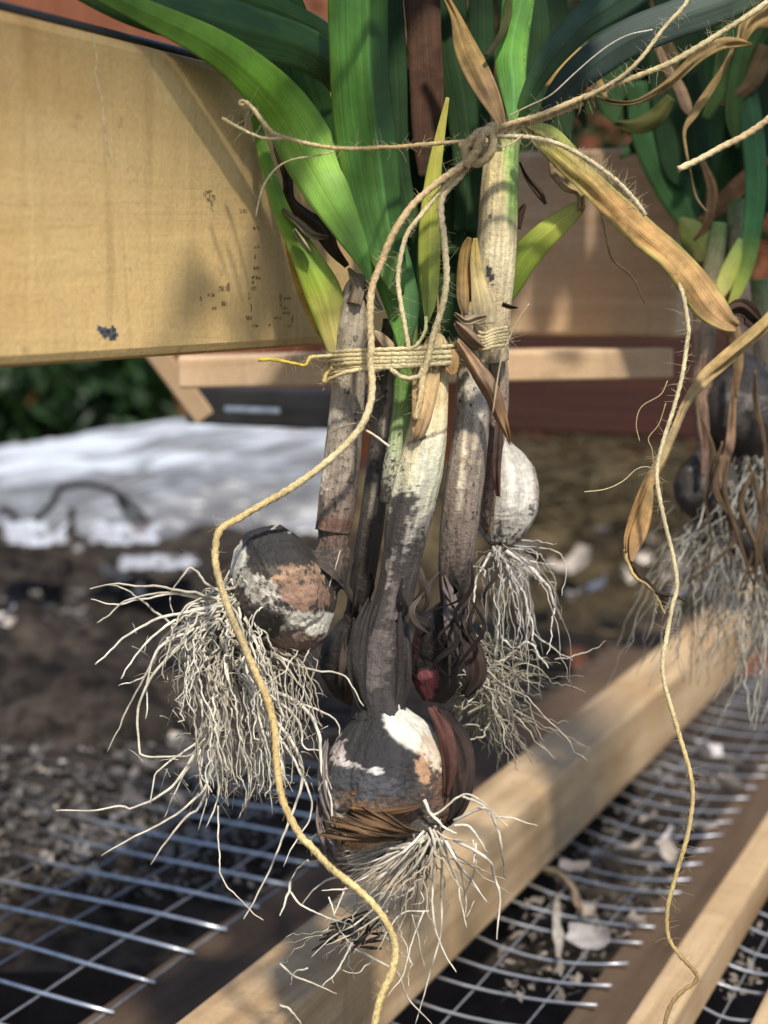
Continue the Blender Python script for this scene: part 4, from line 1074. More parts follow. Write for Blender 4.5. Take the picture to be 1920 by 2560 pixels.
# narrow leaf at the left with yellowing foot
Lf(ga, A1, [(1085, 470, 8), (1115, 560, 22), (1165, 760, 32), (1225, 930, 40), (1310, 1090, 58), (1395, 1260, 80), (1428, 1390, 64), (1450, 1480, 50), (1480, 1570, 36)],
   [(0, G3), (.35, (.14, .30, .03)), (.58, (.15, .28, .03)), (.70, (.30, .38, .04)), (.80, (.54, .48, .12)), (1, (.62, .52, .20))], .545, .556, fold=.3, n=110, edge=(.30, .38, .05))
Lf(ga, A1, [(1225, 1010, 3), (1262, 1130, 16), (1305, 1250, 26), (1360, 1370, 30), (1410, 1480, 12)], [(0, (.60, .36, .06)), (1, (.62, .46, .14))], .560, .562, fold=.1, n=40, mat=DRY)
# inner green blades by the knot
Lf(gb, A3, [(690, -200, 110), (740, -20, 110), (800, 180, 105), (840, 330, 90), (850, 450, 62), (835, 570, 12)], [(0, (.05, .15, .025)), (.5, (.07, .21, .03)), (1, (.12, .28, .04))], .552, .546, fold=.5, n=60, half=(.05, .14, .03), foldpos=.2)
Lf(gd, A2, [(275, 420, 8), (240, 600, 22), (214, 760, 34), (200, 950, 46), (196, 1120, 48), (196, 1280, 34), (186, 1395, 8)], [(0, (.42, .34, .06)), (.5, (.40, .41, .05)), (1, (.30, .38, .07))], .556, .553, fold=.35, n=50, edge=(.36, .42, .05))
# dark shrivelled leaf hanging in the gap
Lf(ge, A1, [(1185, 565, 10), (1205, 640, 24), (1240, 760, 22), (1250, 860, 24), (1310, 930, 36), (1390, 990, 44), (1440, 1080, 26), (1500, 1150, 12)], [(0, (.12, .085, .06)), (.5, (.085, .062, .045)), (1, (.13, .10, .07))], .552, .566, mat=DRY, fold=.5, ruffle=1.0, n=60, name="dry_leaf")
Lf(ge, A1, [(1220, 905, 10), (1290, 960, 20), (1350, 1010, 22), (1420, 1025, 8)], [(0, (.30, .24, .15)), (1, (.40, .32, .2))], .545, .55, mat=DRY, fold=.4, ruffle=1.2, n=40, name="dry_leaf", seed=3)
Lf(ge, A1, [(1270, 990, 8), (1310, 1050, 14), (1340, 1090, 6)], [(0, (.52, .45, .26)), (1, (.45, .38, .2))], .545, .547, mat=DRY, fold=.4, ruffle=1.2, n=24, name="dry_leaf", seed=5)
# brown strap and spotted dry leaf in the middle
Lf(gd, A2, [(150, -200, 80), (165, 0, 78), (175, 160, 74), (185, 350, 74), (190, 560, 68), (200, 760, 50)], [(0, (.075, .038, .02)), (.5, (.095, .048, .026)), (1, (.06, .03, .018))], .592, .585, mat=DRY, fold=.15, n=60, name="dry_leaf", dirt=.05)
Lf(gc, A2, [(255, -40, 12), (310, 70, 24), (350, 190, 48), (400, 300, 56), (450, 400, 48), (495, 500, 28), (520, 580, 10)], [(0, (.40, .26, .10)), (.4, (.44, .29, .11)), (.7, (.34, .22, .11)), (1, (.22, .14, .07))], .560, .557, mat=DRY, fold=.2, ruffle=.5, n=60, name="dry_leaf", dirt=.12)
Lf(gc, A2, [(540, -60, 14), (535, 60, 18), (500, 160, 14), (440, 240, 8)], [(0, (.10, .13, .03)), (1, (.07, .05, .03))], .556, .556, mat=DRY, fold=.3, n=30, name="dry_leaf")
# bright sheath splitting into blades at the right
Lf(gc, A2, [(600, -160, 46), (590, 0, 52), (560, 130, 56), (545, 250, 62), (556, 350, 58), (560, 440, 40), (556, 520, 16)], [(0, (.09, .26, .035)), (.6, (.13, .34, .045)), (1, (.10, .26, .06))], .560, .558, fold=.5, n=70, edge=(.20, .40, .06))
Lf(gc, A2, [(1160, -130, 90), (1000, -10, 84), (860, 90, 72), (740, 220, 58), (660, 340, 44), (600, 460, 26), (580, 540, 10)], [(0, (.04, .085, .05)), (.5, (.045, .09, .055)), (.8, (.05, .11, .04)), (1, (.09, .22, .05))], .535, .562, fold=.45, n=80)
Lf(gc, A2, [(1660, -80, 60), (1480, 0, 80), (1250, 80, 84), (1040, 170, 84), (870, 290, 76), (770, 390, 60), (700, 500, 36), (660, 570, 14)], [(0, (.07, .11, .06)), (.4, (.045, .07, .055)), (1, (.03, .055, .045))], .56, .578, fold=.3, n=80)
# long tan leaf that dried over the knot
def tan(p, t): pass
Lf(gc, A2, [(600, 545, 14), (680, 600, 40), (790, 690, 52), (900, 790, 56), (1010, 900, 62), (1120, 1000, 66), (1230, 1090, 66), (1330, 1200, 74), (1410, 1310, 78), (1480, 1380, 52), (1530, 1410, 26)],
   [(0, (.36, .34, .08)), (.2, (.52, .42, .14)), (.4, (.62, .38, .15)), (.7, (.64, .40, .16)), (.9, (.55, .34, .15)), (1, (.40, .25, .12))], .548, .556, mat=DRY, fold=.4, foldpos=-.2, ruffle=.6, n=120, m=12, name="dry_leaf", edge=(.44, .38, .12))
Lf(gc, A2, [(640, 545, 26), (720, 575, 34), (800, 640, 26), (860, 700, 10)], [(0, (.30, .36, .07)), (1, (.36, .34, .08))], .560, .562, fold=.3, n=40)
# short green leaf with a folded dry tip
Lf(gc, A2, [(470, 1330, 50), (545, 1215, 60), (600, 1120, 64), (680, 1030, 58), (760, 960, 48), (830, 905, 34), (860, 880, 14)], [(0, (.09, .13, .02)), (.4, (.20, .27, .03)), (.7, (.38, .42, .06)), (1, (.48, .44, .14))], .572, .562, fold=.3, n=50)
Lf(gc, A2, [(850, 905, 14), (848, 840, 30), (810, 790, 60), (780, 730, 74), (740, 680, 40)], [(0, (.56, .44, .2)), (.5, (.40, .30, .16)), (1, (.30, .20, .12))], .561, .568, mat=DRY, fold=-.35, ruffle=.8, n=40, name="dry_leaf", roll=lambda t: .5)
Lf(gc, A2, [(585, 700, 4), (620, 770, 12), (670, 830, 18), (700, 880, 6)], [(0, (.12, .07, .045)), (1, (.16, .1, .07))], .570, .570, mat=DRY, fold=.4, ruffle=.8, n=30, name="dry_leaf")
Lf(gc, A2, [(610, 880, 6), (585, 930, 22), (582, 990, 10)], [(0, (.22, .14, .1)), (1, (.12, .07, .05))], .565, .566, mat=DRY, fold=.5, ruffle=.6, n=24, name="dry_leaf")
# tan papery sheaths round the thick stem
Lf(gc, A2, [(370, 1025, 10), (355, 1080, 26), (345, 1180, 30), (345, 1290, 28), (352, 1360, 12)], [(0, (.58, .40, .13)), (.5, (.52, .33, .13)), (1, (.36, .25, .14))], .551, .552, mat=DRY, fold=.5, ruffle=.4, n=44, name="sheath")
Lf(gc, A2, [(395, 1028, 10), (396, 1120, 24), (410, 1220, 34), (430, 1320, 50), (440, 1400, 40)], [(0, (.62, .46, .14)), (.5, (.62, .50, .24)), (1, (.50, .42, .28))], .549, .550, mat=DRY, fold=.3, ruffle=.3, n=44, name="sheath")
Lf(gc, A3, [(1120, 385, 10), (1170, 420, 20), (1230, 405, 24), (1280, 395, 10)], [(0, (.48, .38, .24)), (1, (.40, .31, .2))], .540, .545, mat=DRY, fold=.5, ruffle=.8, n=30, name="sheath")
Lf(gc, A3, [(1360, 330, 14), (1400, 345, 14), (1440, 352, 4)], [(0, (.16, .12, .08)), (1, (.10, .08, .05))], .545, .545, mat=DRY, fold=.5, ruffle=.8, n=20, name="sheath")
Lf(gc, A3, [(1120, 430, 12), (1170, 480, 32), (1230, 540, 36), (1270, 570, 12)], [(0, (.42, .30, .2)), (1, (.30, .2, .13))], .538, .543, mat=DRY, fold=.4, ruffle=.8, n=34, name="sheath", seed=2)
Lf(gd, A3, [(1130, 520, 14), (1190, 600, 34), (1250, 690, 44), (1310, 790, 46), (1350, 900, 36), (1385, 1000, 18), (1398, 1060, 4)], [(0, (.58, .38, .22)), (.4, (.44, .29, .18)), (.7, (.34, .20, .11)), (1, (.40, .25, .10))], .540, .556, mat=DRY, fold=.6, ruffle=.8, n=70, name="dry_leaf", seed=1)
Lf(gd, A3, [(1330, 780, 16), (1350, 900, 22), (1340, 1050, 26), (1330, 1200, 24), (1340, 1330, 10)], [(0, (.20, .13, .09)), (.6, (.15, .10, .08)), (1, (.16, .07, .045))], .566, .572, mat=DRY, fold=.5, ruffle=.6, n=50, name="dry_leaf", seed=9)
Lf(gd, A3, [(1060, 560, 10), (1085, 610, 46), (1090, 670, 40), (1080, 690, 20)], [(0, (.46, .30, .12)), (1, (.42, .24, .1))], .541, .540, mat=DRY, fold=-.3, n=24, name="sheath")
Lf(gb, A3, [(690, 470, 8), (730, 500, 22), (780, 560, 30), (800, 600, 12)], [(0, (.50, .38, .24)), (1, (.46, .34, .2))], .552, .548, mat=DRY, fold=.4, n=24, name="sheath")
Lf(ga, A3, [(620, 220, 20), (660, 260, 30), (700, 330, 26), (735, 360, 8)], [(0, (.30, .25, .18)), (1, (.56, .50, .34))], .552, .552, mat=DRY, fold=.4, ruffle=1, n=24, name="sheath")
Lf(ga, A3, [(560, 140, 6), (590, 190, 26), (610, 250, 34), (590, 330, 40)], [(0, (.50, .44, .24)), (.5, (.35, .28, .18)), (1, (.28, .22, .15))], .549, .548, mat=DRY, fold=.4, ruffle=1, n=24, name="sheath", seed=4)
# blades behind the knot, shade of the depth put into their dark green
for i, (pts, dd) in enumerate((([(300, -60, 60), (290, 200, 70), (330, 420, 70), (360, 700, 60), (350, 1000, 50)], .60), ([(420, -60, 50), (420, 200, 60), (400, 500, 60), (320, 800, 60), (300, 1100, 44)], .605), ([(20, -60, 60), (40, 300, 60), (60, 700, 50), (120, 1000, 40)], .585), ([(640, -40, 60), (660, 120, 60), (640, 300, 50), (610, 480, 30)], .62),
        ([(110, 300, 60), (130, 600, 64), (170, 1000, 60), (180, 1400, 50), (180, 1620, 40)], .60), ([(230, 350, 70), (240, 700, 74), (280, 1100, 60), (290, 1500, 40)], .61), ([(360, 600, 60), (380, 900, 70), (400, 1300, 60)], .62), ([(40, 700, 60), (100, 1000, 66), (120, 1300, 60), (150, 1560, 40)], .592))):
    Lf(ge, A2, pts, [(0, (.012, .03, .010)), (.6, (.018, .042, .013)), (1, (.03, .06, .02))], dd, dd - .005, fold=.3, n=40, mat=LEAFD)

# leaves of the same plants that carry on above the picture and shade its top
for i, (px, dx, d, hw, c) in enumerate(((800, -200, .46, 70, G1), (930, -60, .50, 80, DG), (1100, 60, .52, 70, DG), (1280, 200, .50, 70, G1), (1420, 260, .55, 80, DG), (1150, -40, .58, 90, DG))):
    blade(ga, "leaf", [(px, -60, d, hw * .8), (px + dx * .3, -260, d - .02, hw), (px + dx * .7, -520, d - .05, hw), (px + dx, -800, d - .10, hw * .8), (px + dx * 1.2, -1000, d - .14, 6)], [(0, c), (1, c)], fold=.4, n=40)

# ------------------------------------------------------------------ twine
TW, TWY, TWP = (.52, .38, .20), (.58, .45, .24), (.66, .55, .32)
def twine(m, pts3, r, stops, fuzz=None, ply=1.0, fz=0):
    L = sum((b - a).length for a, b in zip(pts3, pts3[1:]))
    n = max(24, int(L / .0011)); s = [Vector(q) for q in spline([tuple(p) for p in pts3], n)]
    def prof(a, t, l): return .80 + .30 * ply * abs(math.cos(a - l * 900)) + .14 * noise.noise(Vector((a, l * 500, 3)))
    m.tube(s, [r * (1 + .12 * noise.noise(Vector((i * .06, L * 50, 2)))) for i in range(n)], 10, lambda p, t, a: (ramp(stops, t + .06 * fbm(p, 60, 2)), 0), prof)
    if fuzz is not None:
        for _ in range(int(L * fz * 2.2)):
            i = random.randrange(1, n - 1); p = s[i]; tg = (s[i + 1] - s[i - 1]).normalized()
            o = Vector((random.gauss(0, 1), random.gauss(0, 1), random.gauss(0, 1))); o = (o - tg * o.dot(tg)).normalized()
            l = random.uniform(.0008, .0042) * (1.6 if random.random() < .1 else 1); d2 = (o + tg * random.uniform(-1, 1)).normalized()
            q = p + o * r * .8; bend = Vector((random.gauss(0, 1), random.gauss(0, 1), random.gauss(0, 1))) * l * .4
            fuzz.tube([q, q + d2 * l * .5 + bend * .3, q + d2 * l + bend], [.00007, .00006, .00004], 3, lambda p, t, a: ((.56, .46, .28), 0), None, False)
def tw(f, pts, d, zoff=None):
    return [at(*f(p[0], p[1]), (p[2] if len(p) > 2 else d)) for p in pts]

ht = thing("hanging_twine", "knotted jute twine that holds the front bundle and runs to the upper right", "twine", at(1225, 350, .54))
fz = MB()
m = MB(); twine(m, tw(A2, [(1760, -110), (1640, 20), (1480, 125), (1250, 265), (1000, 365), (850, 425), (680, 495), (560, 530), (470, 560)], .54), .00105, [(0, TWP), (.5, (.50, .40, .2)), (1, TW)], fz, 1, 900); m.build("strand", TWINE, ht)
m = MB(); twine(m, tw(A2, [(1380, -120), (1300, 20), (1210, 120), (1120, 240), (1040, 320), (960, 372), (860, 428)], .538), .00072, [(0, TWP), (1, (.44, .34, .18))], fz, 1, 900); m.build("strand", TWINE, ht)
m = MB(); twine(m, tw(A2, [(860, 445), (700, 510), (600, 540), (480, 572)], .543), .00095, [(0, (.40, .30, .16)), (1, TW)], fz, 1, 600); m.build("strand", TWINE, ht)
# knot
m = MB(); twine(m, tw(A2, [(480, 560, .536), (460, 570, .531), (425, 565, .529), (380, 600, .529), (350, 650, .530), (370, 700, .531), (420, 700, .530), (465, 650, .529), (470, 600, .530), (445, 560, .533)], .53), .00150, [(0, TW), (.5, (.50, .37, .19)), (1, TW)], fz, 1, 700); m.build("knot", TWINE, ht)
m = MB(); twine(m, tw(A2, [(470, 545, .533), (420, 590, .528), (400, 650, .528), (350, 720, .529)], .53), .00165, [(0, (.50, .37, .19)), (1, (.42, .31, .16))], fz, 1, 700); m.build("knot", TWINE, ht)
m = MB(); twine(m, tw(A2, [(330, 630, .532), (380, 620, .530), (440, 640, .531), (400, 690, .532), (330, 720, .533)], .53), .00160, [(0, TW), (1, (.40, .29, .15))], fz, 1, 700); m.build("knot", TWINE, ht)
# to the left
m = MB(); twine(m, tw(A2, [(360, 610, .534), (200, 622, .526), (50, 636, .512), (-10, 636, .506), (-69, 641, .504), (-209, 640, .503), (-309, 625, .503), (-409, 600, .503), (-479, 574, .503), (-529, 520, .503), (-564, 472, .503), (-598, 440, .503)], .52), .00075, [(0, TW), (.4, (.50, .33, .14)), (.7, (.52, .42, .2)), (1, TWY)], fz, .8, 700); m.build("strand", TWINE, ht)
m = MB(); twine(m, [at(*A1(x, y), .503) for x, y in ((1250, 595), (1150, 598), (1090, 580), (1020, 545), (960, 510))], .00055, [(0, TWP), (1, (.50, .42, .2))], fz, .6, 500); m.build("strand", TWINE, ht)
m = MB(); twine(m, [at(*A1(x, y), .512) for x, y in ((1180, 590), (1130, 520), (1095, 470), (1060, 440), (1040, 435), (1035, 450), (1055, 455))], .0006, [(0, TW), (1, TWY)], fz, .6, 500); m.build("strand", TWINE, ht)
m = MB(); twine(m, [at(*A1(x, y), .506) for x, y in ((1440, 655), (1380, 670), (1260, 690), (1190, 730), (1140, 800), (1118, 870), (1105, 935))], .00028, [(0, TWP), (1, TWP)], fz, .3, 300); m.build("strand", TWINE, ht)
# down from the knot: bundle of three, then apart
m = MB(); twine(m, tw(A2, [(400, 650, .530), (330, 720, .529), (230, 790, .528), (120, 890, .527), (40, 1010, .526), (-10, 1130, .526)], .53)
        + [at(*q, .5255) for q in ((930, 720), (925, 800), (928, 870))] + [at(*A3(x, y), .526) for x, y in ((675, 620), (685, 760), (670, 870), (620, 980), (520, 1090), (400, 1190), (260, 1290), (100, 1380), (0, 1440))]
        + [at(*A4(x, y), d) for x, y, d in ((830, 230, .520), (808, 320, .519), (815, 420, .518), (870, 600, .519), (930, 740, .520), (990, 880, .520), (1050, 1020, .520), (1080, 1150, .519), (1090, 1300, .518), (1120, 1480, .517), (1200, 1640, .516))]
        + [at(*A5(x, y), .513) for x, y in ((170, 1180), (290, 1310), (440, 1430), (560, 1550), (640, 1680), (665, 1800), (640, 1920), (580, 2060), (545, 2212), (530, 2330))],
        .00125, [(0, TW), (.16, (.52, .38, .2)), (.3, TWP), (.45, (.58, .43, .19)), (.55, TWY), (.65, (.60, .42, .18)), (.8, (.62, .47, .22)), (1, (.60, .46, .2))], fz, 1, 420); m.build("strand", TWINE, ht)
m = MB(); twine(m, tw(A2, [(410, 660, .532), (320, 740, .531), (240, 830, .531), (160, 930, .530), (100, 1010, .530), (70, 1120, .530), (60, 1220, .531), (85, 1380, .531), (110, 1520, .533)], .53), .00085, [(0, TW), (.5, TWP), (1, TWP)], fz, 1, 600); m.build("strand", TWINE, ht)
m = MB(); twine(m, tw(A2, [(420, 640, .534), (330, 760, .533), (265, 830, .532), (245, 900, .531), (260, 1040, .531), (270, 1200, .531), (250, 1330, .531), (215, 1440, .531), (195, 1530, .531)], .53) + [at(*A3(x, y), .532) for x, y in ((950, 700), (935, 820), (905, 930))], .00115, [(0, TW), (.4, TWP), (.8, (.62, .50, .27)), (1, (.55, .4, .2))], fz, 1, 600); m.build("strand", TWINE, ht)
# hairy end lying on the tan leaf
m = MB(); twine(m, tw(A2, [(470, 590, .535), (540, 590, .534), (640, 595, .535), (760, 625, .537), (880, 690, .539), (990, 770, .541), (1070, 850, .542), (1130, 930, .543)], .53), .00085, [(0, TWP), (1, (.62, .52, .32))], fz, 1, 3200); m.build("strand", TWINE, ht)
m = MB(); twine(m, tw(A2, [(480, 620, .533), (510, 635, .531), (560, 615, .531), (600, 580, .533)], .53), .00030, [(0, TWP), (1, TWP)], fz, .4, 200); m.build("strand", TWINE, ht)
m = MB(); twine(m, tw(A2, [(540, 500, .54), (620, 460, .538), (720, 410, .537), (820, 320, .536), (900, 250, .535), (980, 190, .535), (1060, 150, .535), (1160, 128, .535)], .53), .00030, [(0, TWP), (1, (.62, .6, .52))], None, .3, 0); m.build("strand", TWINE, ht)
m = MB(); twine(m, [at(*A3(x, y), .531) for x, y in ((470, 1000), (540, 965), (600, 950))], .0003, [(0, (.2, .15, .1)), (1, (.3, .24, .16))], None, .3, 0); m.build("strand", TWINE, ht)
m = MB(); twine(m, [at(*A3(x, y), .531) for x, y in ((650, 985), (700, 1015), (775, 1072))], .0005, [(0, TWP), (1, (.66, .6, .46))], None, .3, 0); m.build("strand", TWINE, ht)
tag(fz.build("twine_fibres", TWINE, ht), kind="stuff")

bt = thing("binding_twine", "pale twine wound several times round the stems of the front bundle", "twine", at(1030, 905, .56))
fz = MB(); C0 = (1018, 903)
def loop(ox, y0, y1, hw, r, stops, ph=0., z0=.562, dep=.030):
    pts = []
    for k in range(29):
        a = 2 * math.pi * k / 28 + ph
        x = ox + hw * math.cos(a); y = lerp(y0, y1, .5 + .5 * math.cos(a)) + 3 * math.sin(a * 2 + ph)
        dd = z0 - dep * math.copysign(abs(math.sin(a)) ** .55, math.sin(a))
        pts.append(at(x, y, dd))
    m = MB(); twine(m, pts, r, stops, fz, 1, 500); return m.build("wrap", TWINE, bt)
for y0, y1, r in ((884, 862, .00075), (894, 876, .0008), (904, 888, .0008), (914, 894, .0008), (924, 904, .00078), (936, 900, .0007)):
    loop(988 + random.uniform(-4, 4), y0, y1, 160 + random.uniform(-5, 5), r, [(0, TWP), (.5, (.62, .52, .28)), (1, TWP)])
m = MB(); twine(m, [at(*A3(x, y), d) for x, y, d in ((480, 600, .540), (400, 605, .536), (360, 610, .535), (350, 640, .535), (330, 650, .535), (250, 635, .535), (170, 620, .534), (95, 622, .534))], .00065, [(0, TWP), (.4, (.56, .42, .08)), (1, (.60, .46, .06))], fz, 1, 900); m.build("loose_end", TWINE, bt)
m = MB(); twine(m, [at(*A3(x, y), d) for x, y, d in ((620, 672, .533), (540, 690, .534), (470, 720, .537), (435, 740, .540), (450, 690, .543), (480, 660, .546))], .0007, [(0, TWP), (1, (.50, .38, .1))], fz, 1, 900); m.build("loose_end", TWINE, bt)
m = MB(); twine(m, [at(*A3(x, y), d) for x, y, d in ((780, 670, .532), (850, 715, .532), (930, 705, .532), (950, 640, .532))], .0009, [(0, TWP), (1, TWP)], fz, 1, 600); m.build("loose_end", TWINE, bt)
m = MB(); twine(m, [at(*A3(x, y), d) for x, y, d in ((860, 580, .533), (920, 540, .532), (960, 470, .533), (965, 400, .536))], .0006, [(0, TWP), (1, (.5, .5, .2))], fz, 1, 300); m.build("loose_end", TWINE, bt)
for k, (y0, y1) in enumerate(((500, 470), (515, 490), (530, 505), (548, 520), (560, 545), (480, 455))):
    m = MB(); twine(m, [at(*A3(x, y), d) for x, y, d in ((1225 + k * 3, y0, .545), (1270, y0 + 6, .541), (1320, lerp(y0, y1, .6), .541), (1375, y1, .547), (1385, y1 - 4, .556))], .0007, [(0, TWP), (1, (.5, .4, .22))], fz, 1, 500); m.build("wrap", TWINE, bt)
tag(fz.build("twine_fibres", TWINE, bt), kind="stuff")
m = MB(); r_ = [at(*A3(x, y), .543) for x, y in ((1500, 330), (1450, 400), (1400, 500), (1350, 640), (1310, 900))]
m.tube([Vector(q) for q in spline([tuple(p) for p in r_], 30)], [.0003] * 30, 6, lambda p, t, a: ((.45, .36, .24), 0)); m.build("loose_end", TWINE, bt)

# ------------------------------------------------------------------ right hand twine and its dried leaf
rt = thing("dangling_twine", "long pale twine hanging loose at the right with its end over the thin batten", "twine", at(1680, 700, .56)); fz = MB()
m = MB(); twine(m, tw(A2, [(1228, 1120, .556), (1260, 1190, .555), (1295, 1290, .555), (1315, 1420, .555)], .555)
        + [at(*A6(x, y), .556) for x, y in ((1192, 130), (1165, 320), (1115, 510), (1055, 700), (1022, 840), (1022, 950), (1060, 1150), (1110, 1350), (1135, 1500), (1130, 1570), (1105, 1660), (1065, 1880))]
        + [at(*A7(x, y), .556) for x, y in ((1055, 80), (1058, 230), (1130, 490), (1222, 830), (1200, 1100), (1130, 1350), (1080, 1550), (1085, 1710), (1150, 1815), (1245, 1920), (1235, 1975), (1190, 2005), (1120, 2070), (1080, 2150), (1060, 2240))],
        .00080, [(0, TWP), (.25, (.60, .50, .30)), (.5, TWP), (.6, (.60, .45, .21)), (.8, (.54, .40, .17)), (.93, (.34, .22, .09)), (1, (.30, .2, .1))], fz, 1, 700); m.build("strand", TWINE, rt)
m = MB(); twine(m, [at(*A6(x, y), .558) for x, y in ((600, 990), (720, 975), (820, 930), (900, 860), (960, 845), (1000, 860))], .0002, [(0, TWP), (1, TWP)], None, .3, 0); m.build("strand", TWINE, rt)
m = MB(); twine(m, [at(*A6(x, y), .558) for x, y in ((1080, 350), (1040, 430), (930, 500), (900, 600), (920, 700))], .0002, [(0, TW), (1, TW)], None, .3, 0); m.build("strand", TWINE, rt)
m = MB(); twine(m, [at(*A6(x, y), .558) for x, y in ((1070, 480), (1030, 600), (970, 680), (990, 740), (1000, 820))], .0002, [(0, TW), (1, TW)], None, .3, 0); m.build("strand", TWINE, rt)
tag(fz.build("twine_fibres", TWINE, rt), kind="stuff")
ct = thing("cut_twine", "cut twine end reaching in from the right edge above the tan leaf", "twine", at(1840, 360, .57))
m = MB(); twine(m, tw(A2, [(1760, 420), (1659, 515), (1560, 585), (1450, 640), (1360, 690), (1270, 732)], .57), .00125, [(0, (.42, .28, .15)), (.5, TW), (1, TWP)], None, 1, 0); m.build("strand", TWINE, ct)

# ------------------------------------------------------------------ bundle hanging at the far right
GR = "garlic plants hanging in the right bundle"
gr = thing("garlic_plant", "withered garlic plant whose dry leaves twist down along the dangling twine", "garlic plant", at(1850, 820, .60), GR)
D_ = "dry_leaf"
T1 = [(0, (.55, .40, .16)), (.3, (.52, .36, .16)), (.6, (.50, .38, .2)), (.85, (.56, .34, .14)), (1, (.40, .24, .1))]
Lf(gr, A6, [(1760, -120, 34), (1659, 10, 40), (1500, 150, 42), (1400, 240, 46), (1290, 340, 40), (1190, 480, 26), (1130, 620, 26), (1060, 780, 34), (980, 930, 34), (900, 1090, 24), (845, 1240, 14), (838, 1340, 8)], T1, .590, .570, mat=DRY, fold=.7, ruffle=.7, n=110, name=D_)
Lf(gr, A6, [(985, 920, 6), (975, 1010, 26), (945, 1140, 44), (910, 1250, 46), (885, 1330, 26), (875, 1395, 6)], [(0, (.5, .34, .14)), (.5, (.62, .37, .16)), (1, (.42, .26, .13))], .572, .572, mat=DRY, fold=.35, n=50, name=D_)
Lf(gr, A6, [(1440, 20, 60), (1470, 90, 44), (1485, 180, 40), (1490, 280, 30), (1480, 380, 16), (1478, 450, 8)], [(0, (.46, .30, .17)), (.5, (.44, .29, .15)), (1, (.5, .32, .16))], .62, .64, mat=DRY, fold=.4, n=40, name=D_)
root(gr, [A6(835, 1320) + (.571,), A6(850, 1400) + (.571,), A6(900, 1480) + (.571,), A6(985, 1560) + (.573,), A6(1070, 1690) + (.575,)], .0007, (.42, .30, .12))
root(gr, [A6(860, 1390) + (.574,), A6(930, 1470) + (.575,), A6(1010, 1560) + (.576,), A6(1090, 1590) + (.58,), A6(1190, 1620) + (.58,)], .0013, (.045, .03, .02))
root(gr, [A6(990, 1550) + (.572,), A6(1020, 1620) + (.572,), A6(1015, 1700) + (.572,)], .0004, (.42, .32, .2))
Lf(gr, A2, [(1480, 1350, 20), (1540, 1340, 50), (1600, 1390, 40), (1640, 1420, 10)], [(0, (.10, .06, .04)), (1, (.06, .04, .03))], .60, .61, mat=DRY, fold=-.6, ruffle=1.2, n=30, name=D_)

DR = .72
def bgplant(label, stem_c, bx, by, rb, seed, col=(.035, .030, .027)):
    g = thing("garlic_plant", label, "garlic plant", at(bx, by, DR), GR)
    stem(g, "stem", stem_c, grad([(0, (.10, .17, .05)), (.3, (.34, .26, .16)), (.7, (.26, .17, .12)), (1, (.14, .10, .08))], 0, .2), seed=seed, n=80, sides=16)
    bulb(g, [(bx, by - rb * 1.3, DR), (bx, by - rb * .8, DR), (bx, by, DR), (bx + 4, by + rb * .7, DR), (bx + 6, by + rb, DR)], rb, DR, 7, lambda p, t, a: (mixc(col, tuple(2 * c for c in col), sstep(-.2, .3, fbm(p, 130, 3))), .2), [(bx + 10, by - rb * .3, rb * .5, rb * .22, 20, (.16, .14, .125), .2, .9)], seed, 50, 40)
    for i in range(70):
        s = (bx + random.gauss(6, rb * .3), by + rb * .95, DR + random.uniform(-.01, .01)); e = (bx + random.gauss(-10, rb * 1.0), by + rb + random.uniform(120, 420), DR + random.uniform(-.05, .04))
        arc_root(g, s, e, (random.uniform(-60, 60), -10), random.uniform(.00022, .00045), wig=3, n=20, col=random.choice([(.26, .24, .2), (.34, .32, .27), (.17, .15, .12)]))
    for i in range(4):
        x0, y0 = bx + random.gauss(0, rb * .8), by + random.uniform(-rb * 2.4, -rb * .4)
        Lf(g, lambda x, y: (x, y), [(x0, y0, 6), (x0 + random.gauss(0, 14), y0 + 90, 17), (x0 + random.gauss(0, 26), y0 + 200, 13), (x0 + random.gauss(0, 40), y0 + 320, 4)], [(0, (.24, .16, .09)), (1, (.13, .09, .06))], DR - .05 - rb / FPX * DR * .5, DR - .04, mat=DRY, fold=.5, ruffle=.15, n=30, name="dry_leaf", seed=i)
    return g
g1 = bgplant("blurred dark garlic bulb nearest the dangling twine in the right bundle", [(1800, 560, DR, 22), (1770, 760, DR, 28), (1755, 950, DR, 26), (1765, 1100, DR, 24)], 1770, 1220, 84, 1)
g2 = bgplant("blurred dark garlic bulb at the right edge, uppermost in the right bundle", [(1840, 500, DR, 22), (1850, 760, DR, 28), (1850, 900, DR, 34)], 1862, 1035, 110, 2)
g3 = bgplant("blurred pale rooted garlic bulb at the right edge below the others", [(1900, 700, DR + .03, 22), (1910, 1000, DR + .03, 26), (1915, 1180, DR + .03, 26)], 1905, 1330, 90, 3, (.05, .045, .04))
Lf(g1, A6, [(1290, 200, 20), (1275, 380, 28), (1290, 560, 34), (1300, 740, 22), (1285, 900, 12)], [(0, (.34, .22, .14)), (1, (.26, .16, .12))], .70, .70, mat=DRY, fold=.4, ruffle=.6, n=40, name=D_)
Lf(g2, A6, [(1500, 100, 16), (1470, 380, 16), (1455, 560, 22), (1440, 720, 26), (1400, 880, 22), (1420, 1020, 8)], [(0, (.40, .26, .14)), (1, (.30, .18, .13))], .69, .69, mat=DRY, fold=.4, ruffle=.6, n=40, name=D_)
